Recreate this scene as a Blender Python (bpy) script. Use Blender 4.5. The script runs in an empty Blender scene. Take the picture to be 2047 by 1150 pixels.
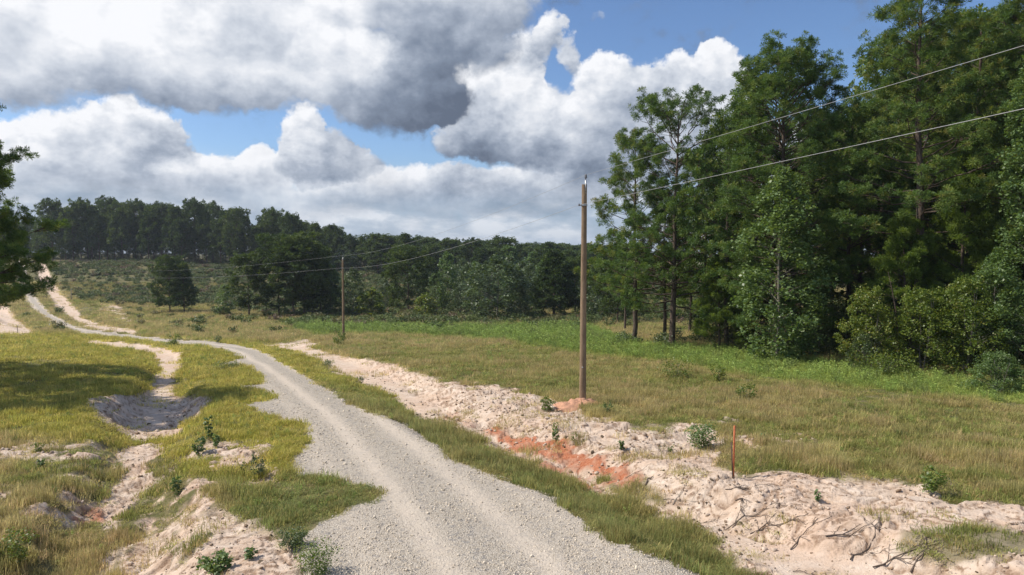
import bpy, math, random
import numpy as np

# ------------------------------------------------------------------ camera, sky, sun, exposure
S = bpy.context.scene
COL = S.collection
FPX, CX, CY = 1365.0, 1023.5, 575.0          # focal length and centre of the photograph (2047 x 1150)
PITCH = math.atan(70 / FPX)
ZC = 7.0
cam_d = bpy.data.cameras.new('camera')
cam_d.lens = 36 * FPX / 2047
cam_d.sensor_width = 36
cam_d.clip_start = 0.1
cam_d.clip_end = 20000
cam = bpy.data.objects.new('camera', cam_d)
COL.objects.link(cam)
cam.location = (0, 0, ZC)
cam.rotation_euler = (math.pi / 2 - PITCH, 0, 0)
S.camera = cam
S.view_settings.view_transform = 'Standard'
S.view_settings.look = 'None'
S.view_settings.gamma = 1
S.view_settings.use_curve_mapping = False
S.view_settings.exposure = 0.24
S.cycles.max_bounces = 6
S.cycles.diffuse_bounces = 2
S.cycles.transmission_bounces = 3
S.cycles.transparent_max_bounces = 4
S.cycles.volume_bounces = 0

SUN_AZ = math.radians(-87)      # measured from the view direction (+Y) towards +X
SUN_EL = math.radians(48)
sd = bpy.data.lights.new('sun', 'SUN')
sd.energy = 4.2
sd.angle = math.radians(0.53)
sd.color = (1.0, 0.93, 0.82)
sun = bpy.data.objects.new('sun', sd)
COL.objects.link(sun)
from mathutils import Vector
sdir = Vector((math.sin(SUN_AZ) * math.cos(SUN_EL), math.cos(SUN_AZ) * math.cos(SUN_EL), math.sin(SUN_EL)))
sun.rotation_euler = sdir.to_track_quat('Z', 'Y').to_euler()
sun.location = (-60, 0, 60)


class NT:
    """small helper for writing node trees"""
    def __init__(s, tree):
        s.t = tree

    def n(s, kind, **kw):
        nd = s.t.nodes.new(kind)
        for k, v in kw.items():
            setattr(nd, k, v)
        return nd

    def put(s, sock, v):
        if isinstance(v, bpy.types.NodeSocket):
            s.t.links.new(v, sock)
        else:
            sock.default_value = v

    def m(s, op, a, b=None, c=None, clamp=False):
        nd = s.n('ShaderNodeMath', operation=op, use_clamp=clamp)
        s.put(nd.inputs[0], a)
        if b is not None: s.put(nd.inputs[1], b)
        if c is not None: s.put(nd.inputs[2], c)
        return nd.outputs[0]

    def v(s, op, a, b=None, c=None, scale=None):
        nd = s.n('ShaderNodeVectorMath', operation=op)
        s.put(nd.inputs[0], a)
        if b is not None: s.put(nd.inputs[1], b)
        if c is not None: s.put(nd.inputs[2], c)
        if scale is not None: s.put(nd.inputs['Scale'], scale)
        return nd.outputs['Value'] if op in ('DOT_PRODUCT', 'LENGTH', 'DISTANCE') else nd.outputs['Vector']

    def sm(s, x, a, b, lo=0.0, hi=1.0):
        nd = s.n('ShaderNodeMapRange', interpolation_type='SMOOTHSTEP')
        s.put(nd.inputs[0], x); s.put(nd.inputs[1], a); s.put(nd.inputs[2], b)
        s.put(nd.inputs[3], lo); s.put(nd.inputs[4], hi)
        return nd.outputs[0]

    def mix(s, f, a, b, blend='MIX'):
        nd = s.n('ShaderNodeMix', data_type='RGBA', blend_type=blend)
        s.put(nd.inputs[0], f); s.put(nd.inputs[6], a); s.put(nd.inputs[7], b)
        return nd.outputs[2]

    def noise(s, vec, scale, detail=4, rough=0.5, dist=0.0, w=None, color=False):
        nd = s.n('ShaderNodeTexNoise')
        s.put(nd.inputs['Vector'], vec)
        s.put(nd.inputs['Scale'], scale); nd.inputs['Detail'].default_value = detail
        nd.inputs['Roughness'].default_value = rough; nd.inputs['Distortion'].default_value = dist
        return nd.outputs['Color' if color else 'Fac']

    def comb(s, x, y, z):
        nd = s.n('ShaderNodeCombineXYZ')
        s.put(nd.inputs[0], x); s.put(nd.inputs[1], y); s.put(nd.inputs[2], z)
        return nd.outputs[0]

    def ramp(s, f, stops):
        nd = s.n('ShaderNodeValToRGB')
        cr = nd.color_ramp
        while len(cr.elements) < len(stops):
            cr.elements.new(0.5)
        for e, (p, c) in zip(cr.elements, stops):
            e.position = p
            e.color = (c[0], c[1], c[2], 1)
        s.put(nd.inputs[0], f)
        return nd.outputs[0]


def build_world():
    w = bpy.data.worlds.new('World')
    S.world = w
    w.use_nodes = True
    nt = w.node_tree
    nt.nodes.clear()
    N = NT(nt)
    out = N.n('ShaderNodeOutputWorld')
    bg = N.n('ShaderNodeBackground')
    nt.links.new(bg.outputs[0], out.inputs[0])
    sky = N.n('ShaderNodeTexSky', sky_type='NISHITA')
    sky.sun_disc = False
    sky.sun_elevation = SUN_EL
    sky.sun_rotation = SUN_AZ
    sky.air_density = 1.0
    sky.dust_density = 0.6
    sky.ozone_density = 1.6
    K = 0.105                                   # sky strength; cloud colours are given as final radiance / K
    tc = N.n('ShaderNodeTexCoord')
    d = tc.outputs['Generated']
    sp = N.n('ShaderNodeSeparateXYZ')
    nt.links.new(d, sp.inputs[0])
    az = N.m('ARCTAN2', sp.outputs[0], sp.outputs[1])
    el = N.m('ARCSINE', N.m('MAXIMUM', N.m('MINIMUM', sp.outputs[2], 0.9999), -0.9999))
    p = N.comb(az, el, 0.0)
    # billowing warp, finer near the horizon
    w1 = N.v('SUBTRACT', N.noise(d, 7.0, 7, 0.6, color=True), (0.5, 0.5, 0.5))
    w2 = N.v('SUBTRACT', N.noise(d, 26.0, 5, 0.62, color=True), (0.5, 0.5, 0.5))
    pw = N.v('ADD', p, N.v('ADD', N.v('MULTIPLY', w1, (0.11, 0.08, 0)), N.v('MULTIPLY', w2, (0.045, 0.034, 0))))
    ps = N.comb(az, N.m('MULTIPLY', el, 1.35), 0.0)
    nA = N.noise(ps, 5.0, 9, 0.58)
    nB = N.noise(ps, 12.0, 9, 0.60)
    nS = N.noise(N.v('ADD', ps, (-0.016, 0.026, 0.0)), 12.0, 6, 0.58)   # sampled a step towards the sun
    relief = N.m('SUBTRACT', nB, nS)

    def layer(blobs):
        D = None; Q = None; B = None
        for (x, y, rx, ry, k, b) in blobs:
            a0 = math.atan((x - CX) / FPX)
            e0 = math.atan((505 - y) / FPX * math.cos(a0))
            c = math.cos(a0)
            q = N.v('MULTIPLY', N.v('SUBTRACT', pw, (a0, e0, 0)), (FPX / rx / c, FPX / ry, 0))
            wgt = N.m('SUBTRACT', 1.0, N.v('DOT_PRODUCT', q, q), clamp=True)
            if k != 1: wgt = N.m('MULTIPLY', wgt, k)
            side = N.v('DOT_PRODUCT', q, (-0.25, 0.75, 0))
            D = wgt if D is None else N.m('ADD', D, wgt)
            Q = N.m('MULTIPLY', wgt, side) if Q is None else N.m('MULTIPLY_ADD', wgt, side, Q)
            B = N.m('MULTIPLY', wgt, b) if B is None else N.m('MULTIPLY_ADD', wgt, b, B)
        inv = N.m('DIVIDE', 1.0, N.m('MAXIMUM', D, 0.15))
        return D, N.m('MULTIPLY', Q, inv), N.m('MULTIPLY', B, inv)

    mid = [(40, 330, 150, 70, 1, .62), (150, 290, 120, 70, 1, .8), (265, 270, 105, 72, 1, .82), (330, 285, 70, 55, .8, .6),
           (120, 400, 260, 60, .8, .5), (430, 350, 110, 48, 1, .72), (530, 335, 70, 48, .9, .8), (605, 275, 60, 58, 1, .8),
           (650, 310, 100, 62, 1, .42), (720, 330, 55, 40, .7, .4), (300, 370, 200, 60, .7, .5),
           (620, 400, 260, 50, .7, .55), (850, 370, 150, 50, .8, .6), (950, 200, 60, 75, 1, 0.76), (1010, 180, 75, 70, 1, 0.81),
           (1060, 230, 80, 70, 1, 0.76), (960, 280, 110, 50, 1, 0.41), (1090, 290, 120, 50, 1, 0.41), (1190, 185, 70, 62, 1, 0.81),
           (1180, 250, 100, 60, 1, 0.66), (1270, 205, 95, 75, 1, 0.71), (1350, 190, 90, 70, 1, 0.81), (1440, 150, 62, 55, 1, 0.86),
           (1430, 200, 90, 70, 1, 0.76), (1230, 320, 130, 50, .9, 0.26), (1380, 300, 200, 80, .9, 0.46), (1060, 380, 260, 60, .8, 0.46),
           (1085, 75, 42, 45, .75, 0.76), (1130, 115, 30, 42, .5, 0.71), (1040, 120, 50, 70, .5, 0.56),
           (2010, 190, 50, 50, .8, .9), (1600, 330, 200, 90, .8, .7), (1900, 380, 260, 90, .8, .7), (-200, 330, 200, 90, 1, .7),
           (1195, 45, 20, 12, .22, 0.56)]
    top = [(-180, 90, 260, 130, 1, .7), (40, 120, 210, 85, 1, .62), (200, 55, 180, 70, 1, 1.0), (300, 150, 200, 62, 1, .56),
           (430, 170, 150, 55, 1, .50), (420, 60, 190, 80, 1, .72), (350, 5, 280, 60, .9, .9), (600, 70, 170, 90, 1, .85),
           (560, 170, 130, 60, .9, .75), (700, 160, 140, 85, 1, .8), (790, 210, 130, 62, 1, .3), (850, 180, 100, 80, 1, .12),
           (880, 215, 75, 45, .8, .05), (860, 70, 130, 100, 1, .42), (960, 80, 70, 90, .95, .45), (980, 15, 90, 70, .9, .55), (740, 10, 260, 60, .9, .8),
           (600, -90, 600, 120, 1, .8), (30, 20, 120, 60, .8, .75), (730, 130, 60, 45, .6, 1.0), (640, 110, 50, 40, .6, 1.05)]
    Dm, Qm, Bm = layer(mid)
    Dt, Qt, Bt = layer(top)
    nC = N.m('MULTIPLY', N.m('SUBTRACT', nB, 0.5), 1.25)
    nD = N.m('MULTIPLY', N.m('SUBTRACT', nA, 0.5), 0.85)
    am = N.sm(N.m('ADD', Dm, nC), 0.06, 0.42)
    at_ = N.sm(N.m('ADD', N.m('ADD', Dt, nD), N.m('MULTIPLY', nC, 0.7)), 0.0, 0.72)
    thick_m = N.sm(N.m('ADD', Dm, nC), 0.25, 1.3)
    # brightness: sunlit crowns, grey bases
    def shade(B, Q, k):
        x = N.m('MULTIPLY_ADD', Q, 0.46, N.m('ADD', B, 0.05))
        x = N.m('MULTIPLY_ADD', relief, k, x)
        x = N.m('MULTIPLY_ADD', N.m('SUBTRACT', nA, 0.5), 1.15, x)
        return N.m('MAXIMUM', N.m('MINIMUM', x, 1.15), 0.0)
    cols = [(0.0, (.115, .145, .205)), (0.25, (.20, .245, .325)), (0.5, (.36, .41, .50)), (0.75, (.60, .64, .71)), (1.0, (.88, .89, .92))]
    cols = [(a, tuple(x * .93 / K for x in c)) for a, c in cols]
    def cramp(x):      # colour ramp cannot exceed 1 in some builds, so scale after
        r = N.ramp(x, [(a, tuple(v * K for v in c)) for a, c in cols])
        return N.v('SCALE', r, scale=1 / K)
    cm = cramp(shade(Bm, Qm, 1.25))
    ct = cramp(shade(Bt, Qt, .8))
    base = N.v('MULTIPLY', sky.outputs[0], (0.80, 0.93, 1.12))
    # low far layer: pale broken cloud fading into the horizon
    hz = N.sm(el, 0.150, 0.045)
    nl = N.noise(N.comb(az, N.m('MULTIPLY', el, 2.8), 0.3), 11.0, 8, 0.58)
    lowcol = N.v('SCALE', N.ramp(nl, [(0.36, (.26, .34, .46)), (0.50, (.42, .49, .58)), (0.62, (.68, .71, .76))]), scale=1 / K)
    la = N.m('MULTIPLY', hz, N.sm(nl, 0.30, 0.5, 0.65, 1.0))
    c = N.mix(la, base, lowcol)
    # general broken cumulus everywhere outside the view
    outm = N.sm(N.m('ADD', N.m('ABSOLUTE', az), N.m('MAXIMUM', N.m('SUBTRACT', el, 0.36), 0.0)), 0.72, 0.95)
    ng_ = N.noise(d, 2.6, 9, 0.58)
    ga = N.m('MULTIPLY', outm, N.sm(ng_, 0.50, 0.60))
    gc = cramp(N.m('ADD', N.m('MULTIPLY', N.m('SUBTRACT', ng_, 0.5), -1.0), N.m('MULTIPLY_ADD', relief, 2.0, 0.8)))
    c = N.mix(ga, c, gc)
    # wisps blending to the haze: mid clouds lose contrast low down
    fade = N.sm(el, 0.03, 0.14, 0.7, 1.0)
    cm2 = N.mix(fade, lowcol, cm)
    c = N.mix(N.m('MULTIPLY', am, N.sm(el, 0.02, 0.10)), c, cm2)
    c = N.mix(at_, c, ct)
    # whitish haze at the horizon
    hh = N.sm(el, 0.06, -0.01)
    c = N.mix(N.m('MULTIPLY', hh, 0.6), c, tuple(x / K for x in (.44, .50, .57)) + (1,))
    nt.links.new(c, bg.inputs[0])
    bg.inputs[1].default_value = K
    w.cycles.sampling_method = 'MANUAL'
    w.cycles.sample_map_resolution = 512


build_world()

# ------------------------------------------------------------------ helpers
def link(o):
    COL.objects.link(o)
    return o


def mesh_np(name, V, F, mats=(), smooth=False, tri=True):
    """mesh from numpy arrays; F is (n,3) or (n,4)"""
    V = np.asarray(V, np.float32).reshape(-1, 3)
    F = np.asarray(F, np.int32)
    k = F.shape[1]
    me = bpy.data.meshes.new(name)
    me.vertices.add(len(V)); me.vertices.foreach_set('co', V.ravel())
    me.loops.add(F.size); me.loops.foreach_set('vertex_index', F.ravel())
    me.polygons.add(len(F))
    me.polygons.foreach_set('loop_start', np.arange(0, F.size, k, dtype=np.int32))
    if smooth:
        me.polygons.foreach_set('use_smooth', np.ones(len(F), bool))
    for m in mats:
        me.materials.append(m)
    me.update(calc_edges=True)
    return me


def attr(me, name, arr, kind='FLOAT', dom='POINT'):
    a = me.attributes.new(name, kind, dom)
    key = {'FLOAT': 'value', 'FLOAT_COLOR': 'color', 'FLOAT_VECTOR': 'vector'}[kind]
    a.data.foreach_set(key, np.asarray(arr, np.float32).ravel())


def tag(o, label=None, cat=None, group=None, kind=None):
    if label: o['label'] = label
    if cat: o['category'] = cat
    if group: o['group'] = group
    if kind: o['kind'] = kind
    return o


def part(name, me, parent):
    o = link(bpy.data.objects.new(name, me))
    o.parent = parent
    return o


def empty(name, loc, rz=0.0, sc=(1, 1, 1)):
    o = link(bpy.data.objects.new(name, None))
    o.location = loc; o.rotation_euler = (0, 0, rz); o.scale = sc
    o.empty_display_size = 0.2
    return o


def _h(ix, iy, seed):
    n = (ix.astype(np.int64) * 374761393 + iy.astype(np.int64) * 668265263 + seed * 974634777) & 0xffffffff
    n = ((n ^ (n >> 13)) * 1274126177) & 0xffffffff
    return ((n ^ (n >> 16)) & 0xffffff) / float(0xffffff)


def vnoise(x, y, seed=0):
    x = np.asarray(x, float); y = np.asarray(y, float)
    ix = np.floor(x); iy = np.floor(y)
    fx = x - ix; fy = y - iy
    fx = fx * fx * fx * (fx * (fx * 6 - 15) + 10); fy = fy * fy * fy * (fy * (fy * 6 - 15) + 10)
    ix = ix.astype(np.int64); iy = iy.astype(np.int64)
    a = _h(ix, iy, seed); b = _h(ix + 1, iy, seed); c = _h(ix, iy + 1, seed); d = _h(ix + 1, iy + 1, seed)
    return (a + (b - a) * fx) * (1 - fy) + (c + (d - c) * fx) * fy


def fbm(x, y, sc, octv=4, seed=0, gain=0.5):
    """0..1, mean 0.5; sc = size of the largest feature in metres"""
    s = np.zeros(np.broadcast(x, y).shape); a = 1.0; t = 0.0; f = 1.0 / sc
    for i in range(octv):
        ca, sa = math.cos(1.1 * i + seed), math.sin(1.1 * i + seed)
        s = s + a * vnoise((x * ca - y * sa) * f + 17.3 * i, (x * sa + y * ca) * f - 9.1 * i, seed + i)
        t += a; a *= gain; f *= 2.03
    return s / t


def sstep(x, a, b):
    t = np.clip((x - a) / (b - a), 0, 1)
    return t * t * (3 - 2 * t)


# ------------------------------------------------------------------ terrain
D_T = [7, 12, 17, 24, 30, 40, 50, 60, 82, 110, 150, 200, 250, 290, 400, 800, 3000]
U_T = [(p - CX) / FPX for p in (0, 350, 700, 1023, 1345, 1700, 2047)]
H_T = np.array([
    [5.7, 6.0, 6.4, 6.9, 7.15, 7.6, 8.0, 8.7, 10.4, 11.8, 13.6, 12.8, 8.0, 2.2, 2.5, 1.5, 1],
    [5.7, 5.95, 6.3, 6.7, 7.05, 7.75, 8.35, 8.95, 10.5, 12.1, 14.0, 13.3, 8.4, 2.4, 4, 4, 4],
    [5.5, 5.7, 6.0, 6.5, 6.85, 7.6, 8.2, 8.9, 10.5, 12.1, 14.1, 13.0, 8.0, 6.0, 7, 8, 8],
    [5.4, 5.65, 5.95, 6.4, 6.8, 7.4, 8.0, 8.6, 9.9, 11.8, 13.6, 14.0, 13.2, 12.4, 10.8, 10, 10],
    [5.3, 5.5, 5.75, 6.3, 6.7, 7.2, 7.6, 8.1, 9.6, 11.5, 13, 14, 13.5, 13, 11, 10, 10],
    [5.15, 5.3, 5.5, 6.1, 6.6, 7.1, 7.6, 8.1, 9.0, 10, 11, 12, 12, 12, 11, 10, 10],
    [5.0, 5.15, 5.4, 6.1, 6.6, 7.1, 7.6, 8.1, 8.6, 9, 10, 11, 11, 11, 11, 10, 10]])
GU = np.linspace(-1.25, 1.25, 126)
GL = np.linspace(math.log(5), math.log(3000), 320)


def _grid():
    lt = np.log(np.array(D_T))
    rows = np.array([np.interp(GL, lt, r) for r in H_T])
    g = np.array([np.interp(GU, U_T, rows[:, j]) for j in range(len(GL))]).T
    for ax, n in ((1, 4), (0, 4)):
        k = np.exp(-0.5 * (np.arange(-3 * n, 3 * n + 1) / n) ** 2); k /= k.sum()
        g = np.apply_along_axis(lambda r: np.convolve(np.pad(r, 3 * n, mode='edge'), k, 'valid'), ax, g)
    return g


GRID = _grid()


def base_z(x, y):
    x = np.asarray(x, float); y = np.asarray(y, float)
    th = np.arctan2(x, y); r = np.hypot(x, y)
    lim = math.radians(50)
    a = np.abs(th)
    the = np.where(a > lim, np.sign(th) * lim * (math.pi - a) / (math.pi - lim), th)
    D = np.clip(r * np.cos(the), 5.01, 2990)
    gu = np.clip((np.tan(the) - GU[0]) / (GU[1] - GU[0]), 0, len(GU) - 1.001)
    gl = np.clip((np.log(D) - GL[0]) / (GL[1] - GL[0]), 0, len(GL) - 1.001)
    i = gu.astype(int); j = gl.astype(int); fu = gu - i; fl = gl - j
    h = (GRID[i, j] * (1 - fu) + GRID[i + 1, j] * fu) * (1 - fl) + (GRID[i, j + 1] * (1 - fu) + GRID[i + 1, j + 1] * fu) * fl
    return ZC - h


def proj(x, y, z):
    z = z - ZC
    dep = y * math.cos(PITCH) - z * math.sin(PITCH)
    up = z * math.cos(PITCH) + y * math.sin(PITCH)
    ok = dep > 1.0
    dep = np.where(ok, dep, 1.0)
    px = np.where(ok, CX + FPX * x / dep, -9999 * np.sign(-x) * 1.0)
    py = np.where(ok, CY - FPX * up / dep, 9999)
    return px, py


def ray(px, py):
    a = (px - CX) / FPX; b = (CY - py) / FPX
    dy = math.cos(PITCH) + b * math.sin(PITCH); dz = b * math.cos(PITCH) - math.sin(PITCH)
    return a / dy, dz / dy                     # x and z per metre of y


def hit(px, py, drop=0.0, zf=None):
    """ground point seen at this spot of the photograph"""
    u, w = ray(px, py)
    D = np.exp(np.linspace(math.log(7), math.log(900), 900))
    g = (zf or base_z)(u * D, D) - drop
    z = ZC + w * D
    k = np.nonzero(z <= g)[0]
    k = k[0] if len(k) else len(D) - 1
    d = D[k]
    if k > 0:
        a = z[k - 1] - g[k - 1]; b = g[k] - z[k]
        if a + b > 1e-9: d = D[k - 1] + (D[k] - D[k - 1]) * a / (a + b)
    return float(u * d), float(d), float(ZC + w * d)


def polyline_dist(x, y, P, vals):
    best = np.full(x.shape, 1e9); bv = np.zeros(x.shape); side = np.zeros(x.shape)
    for k in range(len(P) - 1):
        ax, ay = P[k][0], P[k][1]; bx, by = P[k + 1][0], P[k + 1][1]
        L2 = (bx - ax) ** 2 + (by - ay) ** 2 + 1e-9
        t = np.clip(((x - ax) * (bx - ax) + (y - ay) * (by - ay)) / L2, 0, 1)
        dx = x - ax - t * (bx - ax); dy = y - ay - t * (by - ay)
        d = np.hypot(dx, dy)
        m = d < best
        best = np.where(m, d, best)
        bv = np.where(m, vals[k] + (vals[k + 1] - vals[k]) * t, bv)
        side = np.where(m, np.sign((bx - ax) * dy - (by - ay) * dx), side)
    return best, bv, side


# ditches: (px, py, depth, half width) along each
LD = [(170, 676, .15, 1.5), (300, 700, .35, 1.6), (335, 730, .55, 1.7), (325, 790, .8, 1.7), (312, 845, .9, 1.9), (300, 874, .9, 1.9),
      (292, 896, .45, 1.6), (282, 950, .6, 1.5), (240, 1020, .7, 1.5), (215, 1090, .75, 1.6), (195, 1150, .8, 1.7), (160, 1300, .8, 1.8)]
RD = [(560, 690, .2, 1.5), (640, 710, .35, 1.8), (740, 750, .55, 2.0), (830, 805, .6, 2.1), (920, 860, .6, 2.0), (1030, 912, .6, 1.8), (1160, 978, .6, 1.7),
      (1300, 1035, .6, 1.7), (1480, 1110, .6, 1.8), (1660, 1180, .6, 1.9), (1900, 1290, .5, 1.9)]
RW = [(275, 662, .2, 2.0), (190, 650, .7, 2.2), (140, 620, .9, 2.4), (105, 580, 1.0, 2.4), (78, 535, .9, 2.0)]
LW = [(70, 666, .2, 1.6), (25, 640, .7, 2.4), (-30, 610, .7, 2.4)]
DITCH = []
for L in (LD, RD, RW, LW):
    P = [hit(a, b, d * .8)[:2] for a, b, d, w in L]
    DITCH.append((P, [l[2] for l in L], [l[3] for l in L]))


def poly_sd(px, py, P):
    """signed distance to a polygon (positive inside), in photo pixels"""
    d = np.full(px.shape, 1e9); ins = np.zeros(px.shape, bool)
    n = len(P)
    for i in range(n):
        ax, ay = P[i]; bx, by = P[(i + 1) % n]
        ex, ey = bx - ax, by - ay
        t = np.clip(((px - ax) * ex + (py - ay) * ey) / (ex * ex + ey * ey + 1e-9), 0, 1)
        d = np.minimum(d, np.hypot(px - ax - t * ex, py - ay - t * ey))
        if ay != by:
            ins ^= ((ay > py) != (by > py)) & (px < (bx - ax) * (py - ay) / (by - ay) + ax)
    return np.where(ins, d, -d)


ROAD = [(540, 1400), (600, 1180), (610, 1090), (640, 1040), (700, 1012), (745, 1000), (752, 985), (735, 968), (640, 958), (595, 950), (575, 915), (625, 885),
        (612, 850), (560, 838), (480, 812), (545, 798), (545, 788), (470, 772), (530, 768), (505, 737), (440, 728), (480, 716), (455, 702), (400, 692),
        (340, 686), (270, 679), (200, 672), (150, 665), (110, 650), (75, 627), (50, 600), (46, 585), (36, 562), (30, 545), (34, 522), (50, 522),
        (52, 545), (60, 580), (85, 608), (105, 628), (140, 647), (180, 659), (250, 668), (300, 675), (370, 680), (430, 683), (480, 690),
        (520, 700), (550, 714), (580, 733), (620, 757), (650, 776), (690, 802), (750, 828), (820, 852), (865, 882), (905, 915), (960, 938),
        (1040, 968), (1110, 1002), (1180, 1047), (1260, 1092), (1350, 1132), (1440, 1180), (1800, 1400)]
SANDS = [
    [(72, 526), (92, 528), (105, 560), (125, 590), (150, 615), (165, 635), (200, 648), (240, 656), (278, 660), (270, 669), (230, 665), (180, 658), (150, 645), (115, 620), (95, 592), (78, 560)],
    [(-90, 596), (0, 610), (20, 615), (35, 640), (60, 655), (72, 668), (30, 671), (-90, 668)],
    [(165, 681), (240, 683), (300, 691), (368, 704), (362, 740), (345, 760), (352, 790), (425, 796), (405, 830), (345, 878), (300, 888), (262, 884), (225, 862),
     (190, 835), (175, 800), (230, 788), (272, 790), (310, 762), (318, 728), (300, 706), (230, 696), (185, 689)],
    [(265, 885), (335, 890), (300, 930), (312, 962), (272, 1002), (262, 1032), (235, 1080), (222, 1150), (230, 1400), (120, 1400), (185, 1150), (200, 1090),
     (195, 1055), (150, 1040), (145, 1012), (200, 990), (240, 940), (225, 902)],
    [(520, 690), (560, 684), (620, 694), (690, 714), (760, 721), (830, 739), (870, 758), (960, 764), (1050, 789), (1100, 800), (1200, 830), (1270, 848),
     (1400, 850), (1452, 880), (1440, 925), (1480, 950), (1600, 940), (1700, 945), (1850, 962), (1900, 1002), (2047, 1010), (2300, 1035), (2700, 1060), (3400, 1120), (3400, 1500), (1950, 1400), (1700, 1215),
     (1460, 1112), (1350, 1060), (1250, 1003), (1150, 968), (1060, 932), (980, 900), (900, 852), (830, 842), (790, 800), (725, 772), (650, 732), (590, 706)],
]
# thinly grassed, eroded sand: polygon, amount
HALF = [
    ([(0, 860), (120, 870), (250, 900), (230, 1000), (150, 1060), (0, 1040), (-80, 900)], .42),
    ([(420, 880), (545, 890), (560, 960), (430, 1020), (330, 1110), (250, 1170), (230, 1100), (290, 1000), (340, 930)], .54),
    ([(300, 1060), (440, 1010), (560, 1075), (620, 1110), (590, 1300), (200, 1400), (240, 1120)], .90),
    ([(530, 690), (620, 676), (640, 690), (600, 700)], .8),
    ([(190, 605), (240, 610), (275, 650), (215, 640)], .55),
    ([(300, 672), (390, 676), (380, 682), (300, 680)], .7),
    ([(1430, 830), (1640, 860), (1640, 900), (1470, 905)], .35),
]
GRASSY = [  # grass islands in the sand
    ([(1200, 955), (1290, 968), (1345, 1000), (1330, 1022), (1240, 990)], .8),
    ([(1800, 1055), (1990, 1045), (2060, 1075), (2060, 1110), (1900, 1120), (1790, 1100)], .75),
    ([(1250, 830), (1340, 840), (1330, 870), (1260, 860)], .6),
    ([(1660, 945), (1720, 940), (1740, 960), (1680, 965)], .5),
]
CLAY = [([(960, 856), (1060, 874), (1112, 882), (1160, 905), (1230, 925), (1290, 955), (1262, 972), (1180, 948), (1120, 930), (1050, 908), (1000, 885)], 1.0),
        ([(1040, 915), (1110, 935), (1190, 962), (1170, 972), (1090, 945)], .8),
        ([(150, 1030), (205, 1018), (215, 1045), (165, 1058)], .8), ([(900, 822), (960, 842), (940, 856), (890, 838)], .35)]


def field(x, y, fine=True):
    """height and ground cover at world points"""
    x = np.asarray(x, float); y = np.asarray(y, float)
    r = np.hypot(x, y)
    z = base_z(x, y)
    bank = np.zeros(x.shape)
    for P, dep, wid in DITCH:
        d, dv, _ = polyline_dist(x, y, P, dep)
        d2, wv, _ = polyline_dist(x, y, P, wid)
        d = d + (fbm(x, y, 2.2, 3, 41) - .5) * 1.1
        q = sstep(d, wv * 1.35, wv * .45)
        z = z - dv * q
        bank = np.maximum(bank, 4 * q * (1 - q) * np.minimum(dv, 1))
    z = z + (fbm(x, y, 9, 3, 5) - .5) * .35 * sstep(r, 15, 60) + (fbm(x, y, 40, 3, 8) - .5) * 1.2 * sstep(r, 70, 150)
    px, py = proj(x, y, z)
    amp = np.clip(420.0 / np.maximum(r, 8), 1.2, 34)
    n1 = (fbm(x, y, 1.3, 4, 3) - .5) * 2
    n2 = (fbm(x, y, 3.2, 4, 13) - .5) * 2
    n4 = (fbm(x, y, .42, 3, 19) - .5) * 2
    vis = (y > 5) & (r < 400)
    road = np.zeros(x.shape); sand = np.zeros(x.shape); clay = np.zeros(x.shape)
    v = np.nonzero(vis)
    X, Y, A = px[v], py[v], amp[v]
    N1, N2, N4 = n1[v], n2[v], n4[v]
    rd = sstep(poly_sd(X, Y, ROAD) + (N1 * .9 + N2 * .3 + N4 * .8) * A * .5, -A * .22, A * .22)
    s = np.zeros(X.shape)
    for P in SANDS:
        s = np.maximum(s, sstep(poly_sd(X, Y, P) + (N1 * .9 + N2 * .9 + N4 * .6) * A * .75, -A * .35, A * .35))
    for P, k in HALF:
        m = sstep(poly_sd(X, Y, P) + N2 * A * .9, -A * .8, A * .8)
        s = np.maximum(s, m * sstep(N1 * .30 + N4 * .55 + .5 + (k - .5) * .9, .38, .62))
    for P, k in GRASSY:
        m = sstep(poly_sd(X, Y, P) + N2 * A * .8, -A * .4, A * .4)
        s = s * (1 - m * k)
    c = np.zeros(X.shape)
    for P, k in CLAY:
        c = np.maximum(c, k * sstep(poly_sd(X, Y, P) + (N1 + N2 * .5 + N4 * 1.6) * A * .55, -A * .3, A * .5))
    road[v] = rd; sand[v] = s * (1 - rd); clay[v] = c * (1 - rd)
    sand = np.maximum(sand, clay)
    if fine:
        near = sstep(r, 75, 30)
        # eroded crust: slabs broken into steps that run down the banks, cut by small rills
        wx = x + (fbm(x, y, .9, 3, 23) - .5) * .8; wy = y + (fbm(x, y, .9, 3, 24) - .5) * .8
        e1 = fbm(wx * .7 + wy * .3, wy * 1.3 - wx * .3, 1.15, 4, 21)
        q8 = e1 * 11; st = np.floor(q8) + sstep(q8 - np.floor(q8), .72, 1.0)
        lump = st / 11 * .8 + e1 * .2
        rid = np.abs(fbm(wx * .9, wy * 1.2, .8, 3, 31) - .5) * 2
        rid2 = np.abs(fbm(wx, wy, .33, 2, 35) - .5) * 2
        rough = np.clip(sand * 1.2, 0, 1) * (1 - .88 * sstep(poly_flat(px, py), -6, 10))
        z = z + near * rough * ((lump - .5) * .48 - (1 - sstep(rid, 0, .14)) * .055 - (1 - sstep(rid2, 0, .20)) * .018 + (fbm(x, y, .22, 2, 77) - .5) * .045)
        z = z + near * clay * ((fbm(x, y, .3, 3, 55) - .4) * .16 + .06)
        z = z + near * (1 - sand) * (1 - road) * ((fbm(x, y, .8, 3, 9) - .5) * .16)
        # crown and wheel ruts on the gravel
        z = z + near * road * ((fbm(x, y, .25, 2, 91) - .5) * .018)
        cut = np.maximum(sstep(q8 - np.floor(q8), .70, .86) * (.4 + .6 * (n1 > -.1)), 1 - sstep(rid, 0, .12)) * rough * sstep(r, 90, 40)
        return z, road, sand, clay, px, py, cut
    return z, road, sand, clay, px, py


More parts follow.
